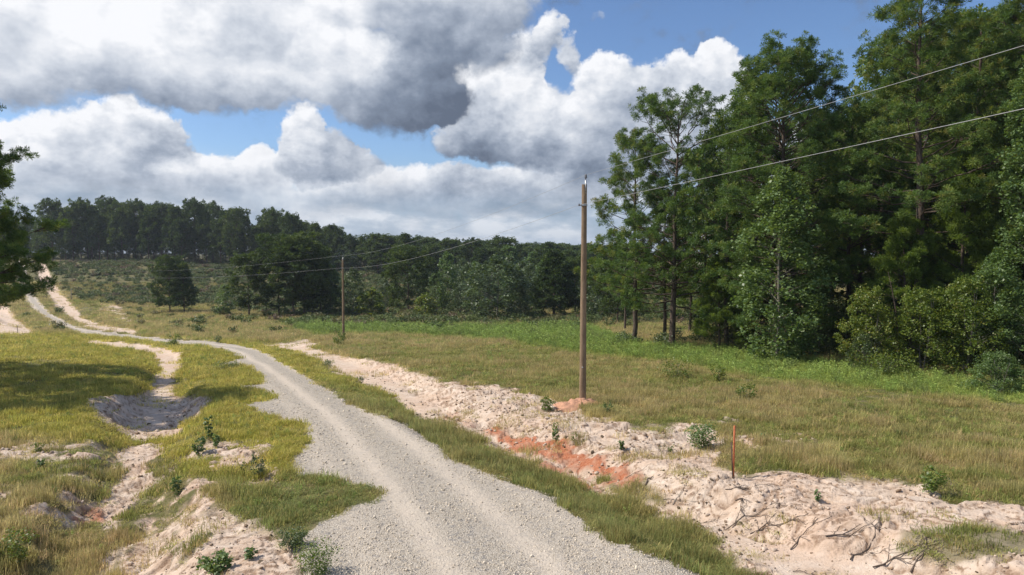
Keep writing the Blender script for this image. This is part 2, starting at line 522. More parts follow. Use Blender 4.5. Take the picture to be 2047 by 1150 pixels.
FLAT = [[(600, 700), (740, 730), (830, 790), (900, 840), (860, 838), (760, 785), (640, 722)],
        [(310, 700), (362, 715), (345, 760), (345, 790), (335, 850), (290, 855), (295, 800), (325, 762)],
        [(1340, 1062), (1480, 1060), (1560, 1090), (1750, 1110), (1800, 1150), (1700, 1200), (1450, 1110)]]


def poly_flat(px, py):
    d = np.full(px.shape, -1e3)
    m = (px > -200) & (px < 2400) & (py < 1300)
    for P in FLAT:
        t = np.full(px.shape, -1e3)
        t[m] = poly_sd(px[m], py[m], P)
        d = np.maximum(d, t)
    return d


def gz(x, y):
    return field(np.atleast_1d(np.asarray(x, float)), np.atleast_1d(np.asarray(y, float)))[0]


def ground_pt(px, py):
    """point of the finished ground seen at a spot of the photograph"""
    return hit(px, py, 0, lambda a, b: field(a, b)[0])


def at(px, D):
    x = (px - CX) / FPX * D
    return x, D, float(base_z(np.array([x]), np.array([D]))[0])

# ------------------------------------------------------------------ ground material and mesh
def mat(name):
    m = bpy.data.materials.new(name)
    m.use_nodes = True
    nt = m.node_tree
    nt.nodes.clear()
    N = NT(nt)
    out = N.n('ShaderNodeOutputMaterial')
    b = N.n('ShaderNodeBsdfPrincipled')
    b.inputs['Specular IOR Level'].default_value = 0.25
    nt.links.new(b.outputs[0], out.inputs[0])
    return m, N, b, out


def fattr(N, name, kind='GEOMETRY', out='Fac'):
    a = N.n('ShaderNodeAttribute', attribute_type=kind, attribute_name=name)
    return a.outputs[out]


def ground_material():
    m, N, b, out = mat('ground')
    g = N.n('ShaderNodeNewGeometry')
    P = g.outputs['Position']
    road, sand, clay, rut = (fattr(N, k) for k in ('road', 'sand', 'clay', 'rut'))
    nb = N.noise(P, 0.35, 5, 0.6); nm = N.noise(P, 2.2, 5, 0.6); nf = N.noise(P, 14, 4, 0.65); nff = N.noise(P, 55, 3, 0.7)
    # soil under the grass: dry thatch, bare earth, moss green
    soil = N.ramp(nm, [(.25, (.09, .10, .035)), (.45, (.15, .14, .06)), (.60, (.22, .18, .095)), (.75, (.32, .25, .16))])
    soil = N.mix(N.sm(nf, .35, .7, 0, .55), soil, (.075, .085, .028, 1))
    # sand
    sc = N.ramp(nm, [(.2, (.50, .365, .26)), (.45, (.63, .49, .375)), (.7, (.73, .61, .50)), (.9, (.55, .40, .29))])
    sc = N.mix(N.sm(nb, .42, .70, 0, .5), sc, (.60, .40, .28, 1))
    sc = N.mix(N.sm(nf, .50, .78, 0, .45), sc, (.33, .25, .18, 1))
    sc = N.mix(N.sm(nff, .58, .80, 0, .5), sc, (.20, .15, .10, 1))
    cut = fattr(N, 'cut')
    sc = N.mix(N.m('MULTIPLY', cut, N.sm(nf, .3, .6, .35, 1)), sc, (.27, .175, .115, 1))
    # clay
    cc = N.ramp(nf, [(.25, (.27, .08, .038)), (.5, (.44, .165, .085)), (.8, (.54, .28, .17))])
    # gravel: stones of many greys
    vo = N.n('ShaderNodeTexVoronoi', feature='F1'); N.put(vo.inputs['Vector'], P); vo.inputs['Scale'].default_value = 32
    vr = N.n('ShaderNodeTexVoronoi', feature='F1'); N.put(vr.inputs['Vector'], P); vr.inputs['Scale'].default_value = 11
    h1 = N.n('ShaderNodeSeparateColor'); N.put(h1.inputs[0], vo.outputs['Color'])
    gc = N.ramp(h1.outputs[0], [(.0, (.37, .31, .24)), (.25, (.52, .45, .36)), (.6, (.61, .535, .435)), (1, (.72, .65, .55))])
    gc = N.mix(N.sm(vo.outputs['Distance'], .25, .6, 0, .55), gc, (.30, .26, .21, 1))
    h2 = N.n('ShaderNodeSeparateColor'); N.put(h2.inputs[0], vr.outputs['Color'])
    gc = N.mix(N.sm(h2.outputs[1], .86, .90, 0, .6), gc, (.22, .21, .205, 1))
    dust = N.mix(nm, (.63, .53, .42, 1), (.72, .615, .50, 1))
    gc = N.mix(N.m('MULTIPLY', rut, N.sm(N.m('ADD', nf, N.m('MULTIPLY', nm, .6)), .55, 1.0, .9, .45)), gc, dust)
    gc = N.mix(N.sm(nb, .45, .7, 0, .25), gc, (.44, .39, .33, 1))
    c = N.mix(sand, soil, sc)
    c = N.mix(N.m('MULTIPLY', clay, N.sm(nm, .3, .55, .55, 1)), c, cc)
    nj = N.m('ADD', road, N.m('MULTIPLY', N.m('SUBTRACT', nf, .5), 1.1))
    rm = N.sm(nj, .35, .6)
    c = N.mix(rm, c, gc)
    N.put(b.inputs['Base Color'], c)
    b.inputs['Roughness'].default_value = 0.95
    b.inputs['Specular IOR Level'].default_value = 0.12
    h = N.m('ADD', N.m('MULTIPLY', nf, .05), N.m('MULTIPLY', nff, .016))
    hs = N.m('MULTIPLY', N.m('MULTIPLY', rm, N.m('SUBTRACT', 1.0, N.m('MULTIPLY', rut, .6))), N.m('MULTIPLY', vo.outputs['Distance'], -.03))
    bp = N.n('ShaderNodeBump'); bp.inputs['Strength'].default_value = 0.9; bp.inputs['Distance'].default_value = 1.0
    N.put(bp.inputs['Height'], N.m('ADD', h, hs))
    N.t.links.new(bp.outputs[0], b.inputs['Normal'])
    return m


ROADC = [hit(a, b)[:2] for a, b in [(1090, 1290), (1010, 1150), (925, 1050), (860, 980), (800, 920), (742, 865), (690, 820), (640, 785), (585, 750), (545, 725),
                                    (505, 706), (450, 693), (380, 685), (300, 677), (220, 669), (160, 657), (110, 640), (75, 612), (52, 580), (42, 545), (40, 524)]]


def build_ground():
    th_f = np.radians(np.linspace(-50, 50, 1080))
    th_b = np.radians(np.linspace(50, 310, 70))[1:-1]
    th = np.concatenate([th_f, th_b])
    rs = [4.0]
    while rs[-1] < 6.0: rs.append(rs[-1] + .12)
    while rs[-1] < 900:
        D = rs[-1]
        rs.append(D + min(max(D * D / (682 * 7.5 * 1.25), .035), D * .010))
    while rs[-1] < 2300: rs.append(rs[-1] * 1.10)
    rs = np.array(rs)
    T, R = np.meshgrid(th, rs)
    X = (R * np.sin(T)); Y = (R * np.cos(T))
    z, road, sand, clay, px, py, cut = field(X.ravel(), Y.ravel())
    z = z.reshape(X.shape)
    d, t, _ = polyline_dist(X.ravel(), Y.ravel(), ROADC, list(range(len(ROADC))))
    wob = (fbm(X.ravel(), Y.ravel(), 6, 2, 60) - .5) * .7
    rut = np.exp(-((d - .88 + wob * .4) / .36) ** 2) + .45 * np.exp(-((d - 2.1 + wob) / .45) ** 2)
    nr, nt_ = X.shape
    V = np.stack([X.ravel(), Y.ravel(), z.ravel()], 1)
    V = np.vstack([V, [[0, 0, float(z[0].mean())]]])
    i = np.arange(nr - 1)[:, None] * nt_; j = np.arange(nt_)[None, :]; j2 = (j + 1) % nt_
    F = np.stack([i + j, i + j2, i + nt_ + j2, i + nt_ + j], -1).reshape(-1, 4)[:, ::-1]
    ci = nr * nt_
    cap = np.stack([np.full(nt_, ci), np.arange(nt_), (np.arange(nt_) + 1) % nt_, (np.arange(nt_) + 1) % nt_], 1)
    m = ground_material()
    e = lambda a: np.append(a, 0.0)
    A = dict(road=e(road), sand=e(sand), clay=e(clay), rut=e(np.clip(rut, 0, 1)), cut=e(cut))
    ring = F.mean(1) // nt_
    fr = A['road'][F].mean(1); fs = A['sand'][F].mean(1)
    cls = np.where(fr > .5, 1, np.where(fs > .5, 2, 0))
    for k, name in enumerate(('ground', 'gravel_road', 'sandy_ditch')):
        f = F[cls == k]
        used, inv = np.unique(f, return_inverse=True)
        me = mesh_np(name, V[used], inv.reshape(-1, 4), [m], smooth=True)
        for n_, a in A.items():
            attr(me, n_, a[used])
        o = link(bpy.data.objects.new(name, me))
        o['kind'] = 'structure'
    return


build_ground()


def build_haze():
    m = bpy.data.materials.new('haze')
    m.use_nodes = True
    N = NT(m.node_tree); m.node_tree.nodes.clear()
    out = N.n('ShaderNodeOutputMaterial')
    v = N.n('ShaderNodeVolumePrincipled')
    v.inputs['Color'].default_value = (.80, .88, 1.0, 1)
    v.inputs['Density'].default_value = HAZE
    v.inputs['Anisotropy'].default_value = 0.2
    N.t.links.new(v.outputs[0], out.inputs['Volume'])
    R_, z0, z1 = 2800, -22, 60
    V = [(a * R_, b * R_, c) for c in (z0, z1) for a, b in ((-1, -1), (1, -1), (1, 1), (-1, 1))]
    F = [(0, 3, 2, 1), (4, 5, 6, 7), (0, 1, 5, 4), (1, 2, 6, 5), (2, 3, 7, 6), (3, 0, 4, 7)]
    o = link(bpy.data.objects.new('haze', mesh_np('haze', V, F, [m])))
    o['kind'] = 'stuff'


HAZE = 0.00016
build_haze()

# ------------------------------------------------------------------ vegetation
def leaf_mat(name, stops, rough=.55, trans=.35, spec=.25, var=.35, scale=.9):
    m, N, b, out = mat(name)
    oi = N.n('ShaderNodeObjectInfo')
    tcn = N.n('ShaderNodeTexCoord')
    v = fattr(N, 'var')
    n1 = N.noise(N.v('ADD', tcn.outputs['Object'], oi.outputs['Location']), scale, 3, .6)
    f = N.m('ADD', N.m('MULTIPLY', v, .55), N.m('MULTIPLY', n1, .6))
    f = N.m('ADD', f, N.m('MULTIPLY', N.m('SUBTRACT', oi.outputs['Random'], .5), var * .5))
    c = N.ramp(f, stops)
    N.put(b.inputs['Base Color'], c)
    b.inputs['Roughness'].default_value = rough
    b.inputs['Specular IOR Level'].default_value = spec
    tr = N.n('ShaderNodeBsdfTranslucent')
    N.put(tr.inputs[0], N.mix(1.0, c, (1.5, 1.45, .55, 1), 'MULTIPLY'))
    mx = N.n('ShaderNodeMixShader'); mx.inputs[0].default_value = trans
    N.t.links.new(b.outputs[0], mx.inputs[1]); N.t.links.new(tr.outputs[0], mx.inputs[2])
    N.t.links.new(mx.outputs[0], out.inputs[0])
    return m


def bark_mat(name, a, b_, sc=6):
    m, N, b, out = mat(name)
    tcn = N.n('ShaderNodeTexCoord')
    v = N.v('MULTIPLY', tcn.outputs['Object'], (1, 1, .22))
    n = N.noise(v, sc * 2, 5, .65)
    N.put(b.inputs['Base Color'], N.ramp(n, [(.3, a), (.7, b_)]))
    b.inputs['Roughness'].default_value = .9
    bp = N.n('ShaderNodeBump'); bp.inputs['Strength'].default_value = .7; bp.inputs['Distance'].default_value = .04
    N.put(bp.inputs['Height'], n); N.t.links.new(bp.outputs[0], b.inputs['Normal'])
    return m


M_PINE = leaf_mat('pine_needles', [(.2, (.056, .108, .034)), (.5, (.102, .172, .048)), (.72, (.165, .235, .058)), (.95, (.27, .25, .07))], trans=.30)
M_PINE_LIGHT = leaf_mat('young_pine_needles', [(.2, (.09, .145, .032)), (.5, (.15, .22, .045)), (.9, (.22, .28, .06))], trans=.42)
M_FAR_SHADED = leaf_mat('far_needles_shaded', [(.2, (.032, .058, .020)), (.5, (.062, .100, .032)), (.9, (.105, .145, .042))], trans=.30, var=.6, scale=.25)  # darker than the near needles: cloud shadow over the far trees put into the colour
M_GUM = leaf_mat('glossy_green_leaves', [(.2, (.055, .11, .038)), (.5, (.115, .185, .062)), (.9, (.19, .26, .095))], rough=.42, spec=.45, trans=.32)
M_BUSH = leaf_mat('yellow_green_leaves', [(.2, (.06, .105, .022)), (.5, (.12, .18, .036)), (.8, (.20, .24, .046)), (1, (.27, .23, .06))], rough=.45, spec=.4, trans=.35)
M_OAK = leaf_mat('dull_green_leaves', [(.2, (.042, .072, .028)), (.5, (.078, .12, .045)), (.9, (.13, .17, .07))], rough=.45, spec=.4, trans=.25)
M_BARK = bark_mat('pine_bark', (.055, .042, .034), (.17, .125, .095))
M_BARKL = bark_mat('grey_bark', (.13, .115, .095), (.28, .25, .21))


class Tubes:
    def __init__(s): s.V = []; s.F = []; s.n = 0

    def add(s, pts, rad, k=6):
        pts = np.asarray(pts, float); n = len(pts)
        rad = np.broadcast_to(np.asarray(rad, float), (n,))
        d = np.gradient(pts, axis=0)
        d /= np.linalg.norm(d, axis=1)[:, None] + 1e-9
        ref = np.array([0, 0, 1.0]) if abs(d[0][2]) < .8 else np.array([1.0, 0, 0])
        a = np.cross(d, ref); a /= np.linalg.norm(a, axis=1)[:, None] + 1e-9
        b = np.cross(d, a)
        t = np.arange(k) * 2 * math.pi / k
        ring = pts[:, None, :] + rad[:, None, None] * (np.cos(t)[None, :, None] * a[:, None, :] + np.sin(t)[None, :, None] * b[:, None, :])
        s.V.append(ring.reshape(-1, 3))
        i = (np.arange(n - 1) * k)[:, None]; j = np.arange(k)[None, :]; j2 = (j + 1) % k
        f = np.stack([i + j, i + j2, i + k + j2, i + k + j], -1).reshape(-1, 4) + s.n
        s.F.append(f)
        tip = np.array([[0, 1, 2, 2 if k == 3 else 3]]) + s.n + (n - 1) * k
        if k == 6: tip = np.array([[0, 1, 2, 3], [3, 4, 5, 0]]) + s.n + (n - 1) * k
        if k > 3: s.F.append(tip)
        s.n += n * k

    def mesh(s, name, m):
        return mesh_np(name, np.vstack(s.V), np.vstack(s.F), [m], smooth=True)


def rdir(rng, n):
    v = rng.normal(size=(n, 3)); return v / np.linalg.norm(v, axis=1)[:, None]


def needle_tufts(rng, C, out_dir, L, W, k, spread=1.0):
    """C: (n,3) tuft centres, out_dir: (n,3) twig directions; k needles each"""
    n = len(C)
    c = np.repeat(C, k, 0); o = np.repeat(out_dir, k, 0)
    d = rdir(rng, n * k) * spread + o * .55
    d /= np.linalg.norm(d, axis=1)[:, None]
    side = np.cross(d, rdir(rng, n * k)); side /= np.linalg.norm(side, axis=1)[:, None] + 1e-9
    l = L * rng.uniform(.7, 1.15, n * k)[:, None]
    V = np.stack([c + d * l * .05, c + side * W * .5 + d * l, c - side * W * .5 + d * l * .9], 1).reshape(-1, 3)
    F = np.arange(n * k * 3).reshape(-1, 3)
    var = np.repeat(np.repeat(rng.random(n), k), 3)
    return V, F, var


def leaves(rng, C, size, up=.6, aspect=.8):
    n = len(C)
    nrm = rdir(rng, n); nrm[:, 2] = np.abs(nrm[:, 2]) + up; nrm /= np.linalg.norm(nrm, axis=1)[:, None]
    a = np.cross(nrm, rdir(rng, n)); a /= np.linalg.norm(a, axis=1)[:, None] + 1e-9
    b = np.cross(nrm, a)
    s = size * rng.uniform(.6, 1.25, n)[:, None]
    w = s * aspect * .5
    V = np.stack([C - a * s * .5, C + b * w + nrm * s * .08, C + a * s * .55 - nrm * s * .08, C - b * w + nrm * s * .08], 1).reshape(-1, 3)
    F = np.arange(n * 4).reshape(-1, 4)
    return V, F, np.repeat(rng.random(n), 4)


def fol_mesh(name, parts, m):
    V = []; F = []; A = []; k = 0
    for v, f, a in parts:
        V.append(v); F.append(f + k); A.append(a); k += len(v)
    me = mesh_np(name, np.vstack(V), np.vstack(F), [m])
    attr(me, 'var', np.concatenate(A))
    return me


def pine(seed, H, cb, R, prof, nl=46, tufts=11, k=12, L=.30, W=.045, m=M_PINE, clump=.55, droop=0.0, lean=(0, 0), forks=0, sub=6, low=None):
    """pine: trunk with limbs, crown of needle tufts. cb: crown base (0..1), prof(t): outline over the crown"""
    rng = np.random.default_rng(seed)
    T = Tubes()
    zz = np.linspace(0, 1, 12)
    wob = np.cumsum(rng.normal(0, .012, (12, 2)), 0) * H * .25
    wob -= wob[0]
    tr = np.stack([wob[:, 0] + lean[0] * zz ** 1.4 * H, wob[:, 1] + lean[1] * zz ** 1.4 * H, zz * H], 1)
    r0 = H * .0125
    T.add(tr, r0 * (1 - zz * .88) + .012, 8)
    T.add([tr[0] - [0, 0, .5], tr[0] + [0, 0, .02], tr[0] + [0, 0, .5]], [r0 * 1.5, r0 * 1.35, r0 * 1.0], 8)
    at_h = lambda h: np.array([np.interp(h, zz, tr[:, q]) for q in range(3)])
    C = []; O = []
    ga = rng.uniform(0, 6.28)
    for i in range(nl):
        t = (i + rng.uniform(.1, .9)) / nl
        h = cb + (1 - cb) * t ** .92
        ga += 2.4 + rng.uniform(-.5, .5)
        ln = R * prof(t) * rng.uniform(.70, 1.12)
        if ln < .25: ln = .25
        el = (-.05 - droop) * (1 - t) + t * .85 + rng.uniform(-.18, .18)
        p0 = at_h(min(h, .99))
        hd = np.array([math.cos(ga), math.sin(ga), 0])
        s = np.linspace(0, 1, 6)
        pts = p0 + hd * (ln * math.cos(el) * s)[:, None] + np.array([0, 0, 1.0]) * (ln * (math.sin(el) * s + .22 * s ** 2.2))[:, None]
        pts[1:] += rng.normal(0, ln * .018, (5, 3))
        rl = max(.018, min(r0 * .32, ln * .013))
        T.add(pts, rl * (1 - s * .8), 4)
        ns = max(2, int(sub * (ln / R) + 1.5))
        for j in range(ns + 1):
            q = 1.0 if j == ns else rng.uniform(.38, .98)
            b = np.array([np.interp(q, s, pts[:, c_]) for c_ in range(3)])
            a2 = ga + rng.choice([-1, 1]) * rng.uniform(.4, 1.1)
            l2 = 0 if j == ns else ln * rng.uniform(.18, .36) * (1.15 - q * .5)
            dv = np.array([math.cos(a2), math.sin(a2), rng.uniform(.05, .5)])
            e = b + dv * l2
            if l2 > .3: T.add([b, (b + e) / 2 + [0, 0, -.03], e], [rl * .45, rl * .3, .008], 3)
            nt_ = max(1, int(tufts * rng.uniform(.6, 1.35)))
            cc = rng.normal(0, 1, (nt_, 3)); cc /= np.linalg.norm(cc, axis=1)[:, None]
            cc *= (.55 + .45 * rng.random(nt_))[:, None] * np.array([clump, clump, clump * .78]) * rng.uniform(.7, 1.2)
            C.append(e + cc + [0, 0, clump * .15]); O.append(cc / clump * .3 + np.array([hd[0] * .2, hd[1] * .2, .45]))
    # leader
    cc = rng.normal(0, .35, (int(tufts * 2), 3)); C.append(at_h(1.0) + cc); O.append(cc + [0, 0, .8])
    # dead stubs under the crown
    for i in range(7):
        h = rng.uniform(cb * .45, cb) if cb > .1 else .1; a = rng.uniform(0, 6.28); l = rng.uniform(.3, 1.1)
        p0 = at_h(h); e = p0 + [math.cos(a) * l, math.sin(a) * l, rng.uniform(-.2, .3)]
        T.add([p0, (p0 + e) / 2, e], [.03, .02, .006], 3)
    C = np.vstack(C); O = np.vstack(O); O /= np.linalg.norm(O, axis=1)[:, None] + 1e-9
    return T.mesh('trunk', M_BARK), fol_mesh('crown', [needle_tufts(rng, C, O, L, W, k, 1.0)], m), H


def broadleaf(seed, H, R, cb=.05, n=9000, size=.16, m=M_GUM, clusters=90, csz=.8, prof=None, stems=1, bark=M_BARKL, up=.6, fill=.45):
    rng = np.random.default_rng(seed)
    T = Tubes(); C = []
    prof = prof or (lambda t: math.sin(math.pi * min(1, t * .9 + .12)) ** .6)
    stemlist = []
    for s_ in range(stems):
        zz = np.linspace(0, 1, 8)
        off = rng.normal(0, R * .3, 2) * (stems > 1)
        w = np.cumsum(rng.normal(0, .02, (8, 2)), 0) * H * .3
        tr = np.stack([w[:, 0] + off[0] * (.3 + zz), w[:, 1] + off[1] * (.3 + zz), zz * H * .93 - .15], 1)
        T.add(tr, H * .010 / stems ** .5 * (1 - zz * .85) + .008 * min(1, H / 4), 6)
        stemlist.append(tr)
    for i in range(clusters):
        t = (i + rng.random()) / clusters
        z = H * (cb + (1 - cb) * t)
        a = rng.uniform(0, 6.28); rr = R * prof(t) * (rng.uniform(fill, 1.0) if rng.random() < .8 else rng.random())
        c = np.array([math.cos(a) * rr, math.sin(a) * rr, z + rng.normal(0, H * .015)])
        tr = stemlist[i % len(stemlist)]
        b = np.array([np.interp(max(z - rr * .5, 0), tr[:, 2], tr[:, q]) for q in range(2)] + [max(z - rr * .5, .05)])
        s = np.linspace(0, 1, 4)[:, None]
        pts = b + (c - b) * s; pts[1:3, 2] += rr * .06
        q_ = min(1.0, H / 6)
        if i % 3 == 0: T.add(pts, [max(.012 * q_, rr * .011), max(.01 * q_, rr * .008), .007 * q_, .004 * q_], 3)
        k = int(n / clusters * rng.uniform(.6, 1.4))
        cs = csz * rng.uniform(.65, 1.25)
        p = rdir(rng, k) * (rng.random(k) ** .45)[:, None] * [cs, cs, cs * .7]
        p[:, 2] -= (np.hypot(p[:, 0], p[:, 1]) / cs) ** 2 * cs * .25
        C.append(c + p)
    C = np.vstack(C)
    C = C[C[:, 2] > .03]
    return T.mesh('trunk', bark), fol_mesh('crown', [leaves(rng, C, size, up)], m), H


def plant_tree(name, var, x, y, H, label, cat='tree', group=None, rz=None, wide=1.0, z=None, parts=('trunk', 'crown')):
    tm, cm, h0 = var
    z = float(gz(x, y)[0]) if z is None else z
    s = H / h0
    rz = random.uniform(0, 6.28) if rz is None else rz
    o = empty(name, (x, y, z - .05), rz, (s * wide, s * wide, s))
    tag(o, label, cat, group)
    part(parts[0], tm, o); part(parts[1], cm, o)
    return o


def by_px(var, pxb, D, top, name, label, cat='tree', group=None, wide=1.0, rz=None, pxc=None):
    x = (pxb - CX) / FPX * D
    z = float(gz(x, D)[0])
    ztop = ZC + (505 - top) / FPX * D
    return plant_tree(name, var, x, D, ztop - z, label, cat, group, rz, wide, z)


random.seed(4)
rnd_open = lambda t: (1 - t) ** .55 * (.55 + .45 * min(1, t * 3 + .3)) + .06
rnd_full = lambda t: max(0, 1 - (max(0, t - .3) / .7) ** 2.3) ** .5 * (.62 + .38 * min(1, t * 3)) + .12
cone = lambda t: (1 - t) ** .8 + .08

# near variants (each crown one mesh, built once)
P_BIG = pine(11, 24, .08, 5.0, lambda t: max(0, 1 - (max(0, t - .3) / .7) ** 4) ** .5 * (.62 + .38 * min(1, t * 3)) * (1 - .25 * t) + .14, nl=150, tufts=6.2, k=30, L=.30, W=.040, sub=8, clump=0.49)
P_TALL = pine(12, 26, .34, 5.4, lambda t: (1 - t) ** .38 * (.85 + .15 * math.sin(t * 9)) + .05, nl=78, tufts=7.0, k=30, L=.30, W=.040, sub=8, clump=0.46)
P_MID = pine(13, 20, .15, 5.4, lambda t: (.78 + .22 * math.sin(t * 8 + 1)) * max(0, 1 - t ** 3.2) ** .6 + .14, nl=76, tufts=5.6, k=30, L=.30, W=.040, sub=8, clump=0.39)
P_THIN = pine(14, 16, .24, 4.3, lambda t: .85 * (1 - t) ** .35 + .12, nl=52, tufts=5.3, k=30, L=.30, W=.040, sub=7, clump=0.39)
P_YOUNG = pine(15, 11, .10, 3.0, cone, nl=54, tufts=6.2, k=30, L=.30, W=.040, m=M_PINE_LIGHT, sub=7, clump=0.32)
P_DARK = pine(16, 22, .14, 4.9, rnd_full, nl=62, tufts=4, k=16, L=.42, W=.12, sub=6, clump=.75)
G_BIG = broadleaf(21, 13, 3.3, cb=.02, n=15000, size=.21, clusters=190, csz=.72)
G_TALL = broadleaf(22, 20, 2.8, cb=.10, n=13000, size=.20, clusters=190, csz=.62, prof=lambda t: (1 - t) ** .4 * .9 + .1, m=M_GUM)
B_VINE = broadleaf(23, 6, 3.0, cb=.0, n=12000, size=.15, clusters=150, csz=.55, m=M_BUSH, stems=3, prof=lambda t: max(.15, 1 - t * t) ** .5)
B_ROUND = broadleaf(24, 3.2, 2.3, cb=.0, n=11000, size=.11, clusters=150, csz=.40, m=M_GUM, stems=4, prof=lambda t: max(.1, 1 - t * t) ** .5)
B_OLIVE = broadleaf(25, 4.5, 3.0, cb=.0, n=8500, size=.13, clusters=110, csz=.5, m=M_OAK, stems=3, prof=lambda t: max(.1, 1 - t * t) ** .5)

# --- the stand of trees on the right
R_ = 'trees of the wood on the right'
by_px(P_THIN, 1268, 63, 262 + 40, 'pine_tree', 'slender pine with a thin leaning bare trunk at the left end of the right-hand wood', wide=1.0)
by_px(P_MID, 1345, 59, 226, 'pine_tree', 'open-crowned pine with see-through top just right of the tall pole', wide=1.05)
by_px(P_THIN, 1328, 66, 400, 'pine_tree', 'short dark pine with a bare trunk close behind the open-crowned pine', wide=1.1)
by_px(P_BIG, 1553, 51, 138, 'pine_tree', 'massive bushy pine with a dense rounded top, biggest crown of the wood', wide=1.13)
by_px(P_TALL, 1832, 46, -8, 'pine_tree', 'tallest pine with open layered crown and long bare dark trunk', wide=1.12)
by_px(P_DARK, 1455, 56, 262, 'pine_tree', 'dark pine between the open-crowned pine and the massive bushy pine', wide=.85)
by_px(P_TALL, 1946, 50, 60, 'pine_tree', 'pine with visible upper trunk right behind the tallest pine', wide=1.1)
by_px(P_BIG, 2100, 44, -70, 'pine_tree', 'pine cut by the top right corner of the photo', wide=.9)
by_px(P_DARK, 1695, 54, 250, 'pine_tree', 'dark narrow pine in the gap between the massive and the tallest pine', wide=.85)
by_px(P_YOUNG, 1812, 45, 430, 'young_pine', 'light green young pine in front of the tallest trunk', wide=1.0)
by_px(P_YOUNG, 1920, 45, 310, 'young_pine', 'light green young pine right of the tallest trunk', wide=.8)
by_px(P_YOUNG, 1990, 44, 420, 'young_pine', 'light green young pine near the right edge of the photo', wide=1.0)
by_px(P_YOUNG, 1440, 55, 520, 'young_pine', 'low young pine under the left side of the massive pine', wide=1.1)
by_px(G_BIG, 1562, 46, 345, 'sweetgum_tree', 'pale glossy-leaved sweetgum reaching the ground before the massive pine', wide=1.0)
by_px(G_TALL, 2060, 37, 120, 'sweetgum_tree', 'pale-leaved sweetgum cut by the right edge of the photo', wide=.9)
by_px(B_VINE, 1742, 41, 575, 'leafy_bush', 'pale leafy bush at the left of the dark hollow under the wood', 'bush', wide=.8)
by_px(B_VINE, 1848, 40, 580, 'leafy_bush', 'yellow-green vine-covered bush overhanging the dark hollow', 'bush', wide=.95)
by_px(B_VINE, 1935, 39, 560, 'leafy_bush', 'pale yellow-green bush at the right of the dark hollow', 'bush', wide=.8)
by_px(G_BIG, 1995, 39, 500, 'leafy_bush', 'tall pale green bush between the dark hollow and the round bush', 'bush', wide=.9)
by_px(B_ROUND, 2000, 32.5, 706, 'round_bush', 'dense round green bush at the right edge in front of the wood', 'bush', wide=1.0)
by_px(B_OLIVE, 1735, 40.5, 668, 'leafy_bush', 'low dull green bush under the pale leafy bush', 'bush', wide=.8)
by_px(B_OLIVE, 1475, 57, 600, 'leafy_bush', 'low dark bush under the trees left of the sweetgum', 'bush', wide=.9)
# deeper in the wood
dk = [(1410, 70, 330), (1500, 66, 240), (1545, 72, 190), (1640, 64, 260), (1665, 75, 270), (1760, 60, 200), (1790, 70, 130), (1880, 58, 130), (1900, 68, 90),
      (1985, 56, 130), (2050, 60, 100), (2120, 52, 60), (1590, 62, 330), (1720, 58, 330), (1850, 55, 330), (1960, 52, 300), (1380, 78, 420), (1250, 88, 470),
      (2200, 45, 60), (2330, 42, 20), (1470, 85, 330), (1700, 90, 260), (1820, 90, 200), (1930, 85, 180), (2050, 80, 150),
      (2240, 60, 80), (2340, 55, 60), (2450, 44, 60), (2560, 40, 40), (2480, 60, 120), (2640, 52, 60), (2740, 44, 40), (2380, 75, 150), (2160, 75, 150)]
for q, (px, D, top) in enumerate(dk):
    by_px((P_DARK, P_TALL, P_DARK, P_MID)[q % 4], px, D, top, 'pine_tree', 'dark pine standing in the shade deeper inside the right-hand wood', group='dark pines deeper in the right-hand wood', wide=1.0)
for px, D, top in [(1490, 60, 560), (1610, 55, 560), (1660, 58, 540), (1700, 50, 600), (1780, 50, 560), (1860, 48, 560), (1930, 48, 560), (2030, 46, 500), (1420, 66, 590), (2120, 40, 560),
                   (1550, 62, 600), (1760, 58, 560), (1640, 50, 640), (1895, 45, 640), (2210, 42, 560), (2300, 40, 560), (2400, 40, 560), (2500, 38, 560), (2610, 38, 560)]:
    by_px(B_OLIVE, px, D, top, 'understory_bush', 'dark bush of the undergrowth inside the right-hand wood', 'bush', group='undergrowth bushes inside the right-hand wood', wide=1.15)

# bare dead sapling leaning before the bush
def dead_sapling():
    x, y, z = at(1802, 41); z = float(gz(x, y)[0])
    T = Tubes()
    T.add([(0, 0, -.1), (-.1, 0, 1.8), (-.25, 0, 3.6), (-.55, 0, 5.0), (-.8, 0, 6.0)], [.06, .05, .04, .025, .01], 6)
    B = Tubes()
    rng = np.random.default_rng(5)
    for i in range(16):
        h = rng.uniform(1.2, 5.8); a = rng.uniform(0, 6.28); l = rng.uniform(.15, .5)
        p = np.array([np.interp(h, [0, 1.8, 3.6, 5, 6], [0, -.1, -.25, -.55, -.8]), 0, h])
        B.add([p, p + [math.cos(a) * l * .5, math.sin(a) * l * .5, l * .3], p + [math.cos(a) * l, math.sin(a) * l, l * .5]], [.014, .01, .005], 3)
    o = empty('dead_sapling', (x, y, z))
    tag(o, 'bare dead sapling with thin brown trunk leaning before the yellow-green bush', 'dead tree')
    part('trunk', T.mesh('trunk', M_BARK), o); tw = part('twigs', B.mesh('twigs', M_BARK), o); tw['kind'] = 'stuff'
dead_sapling()

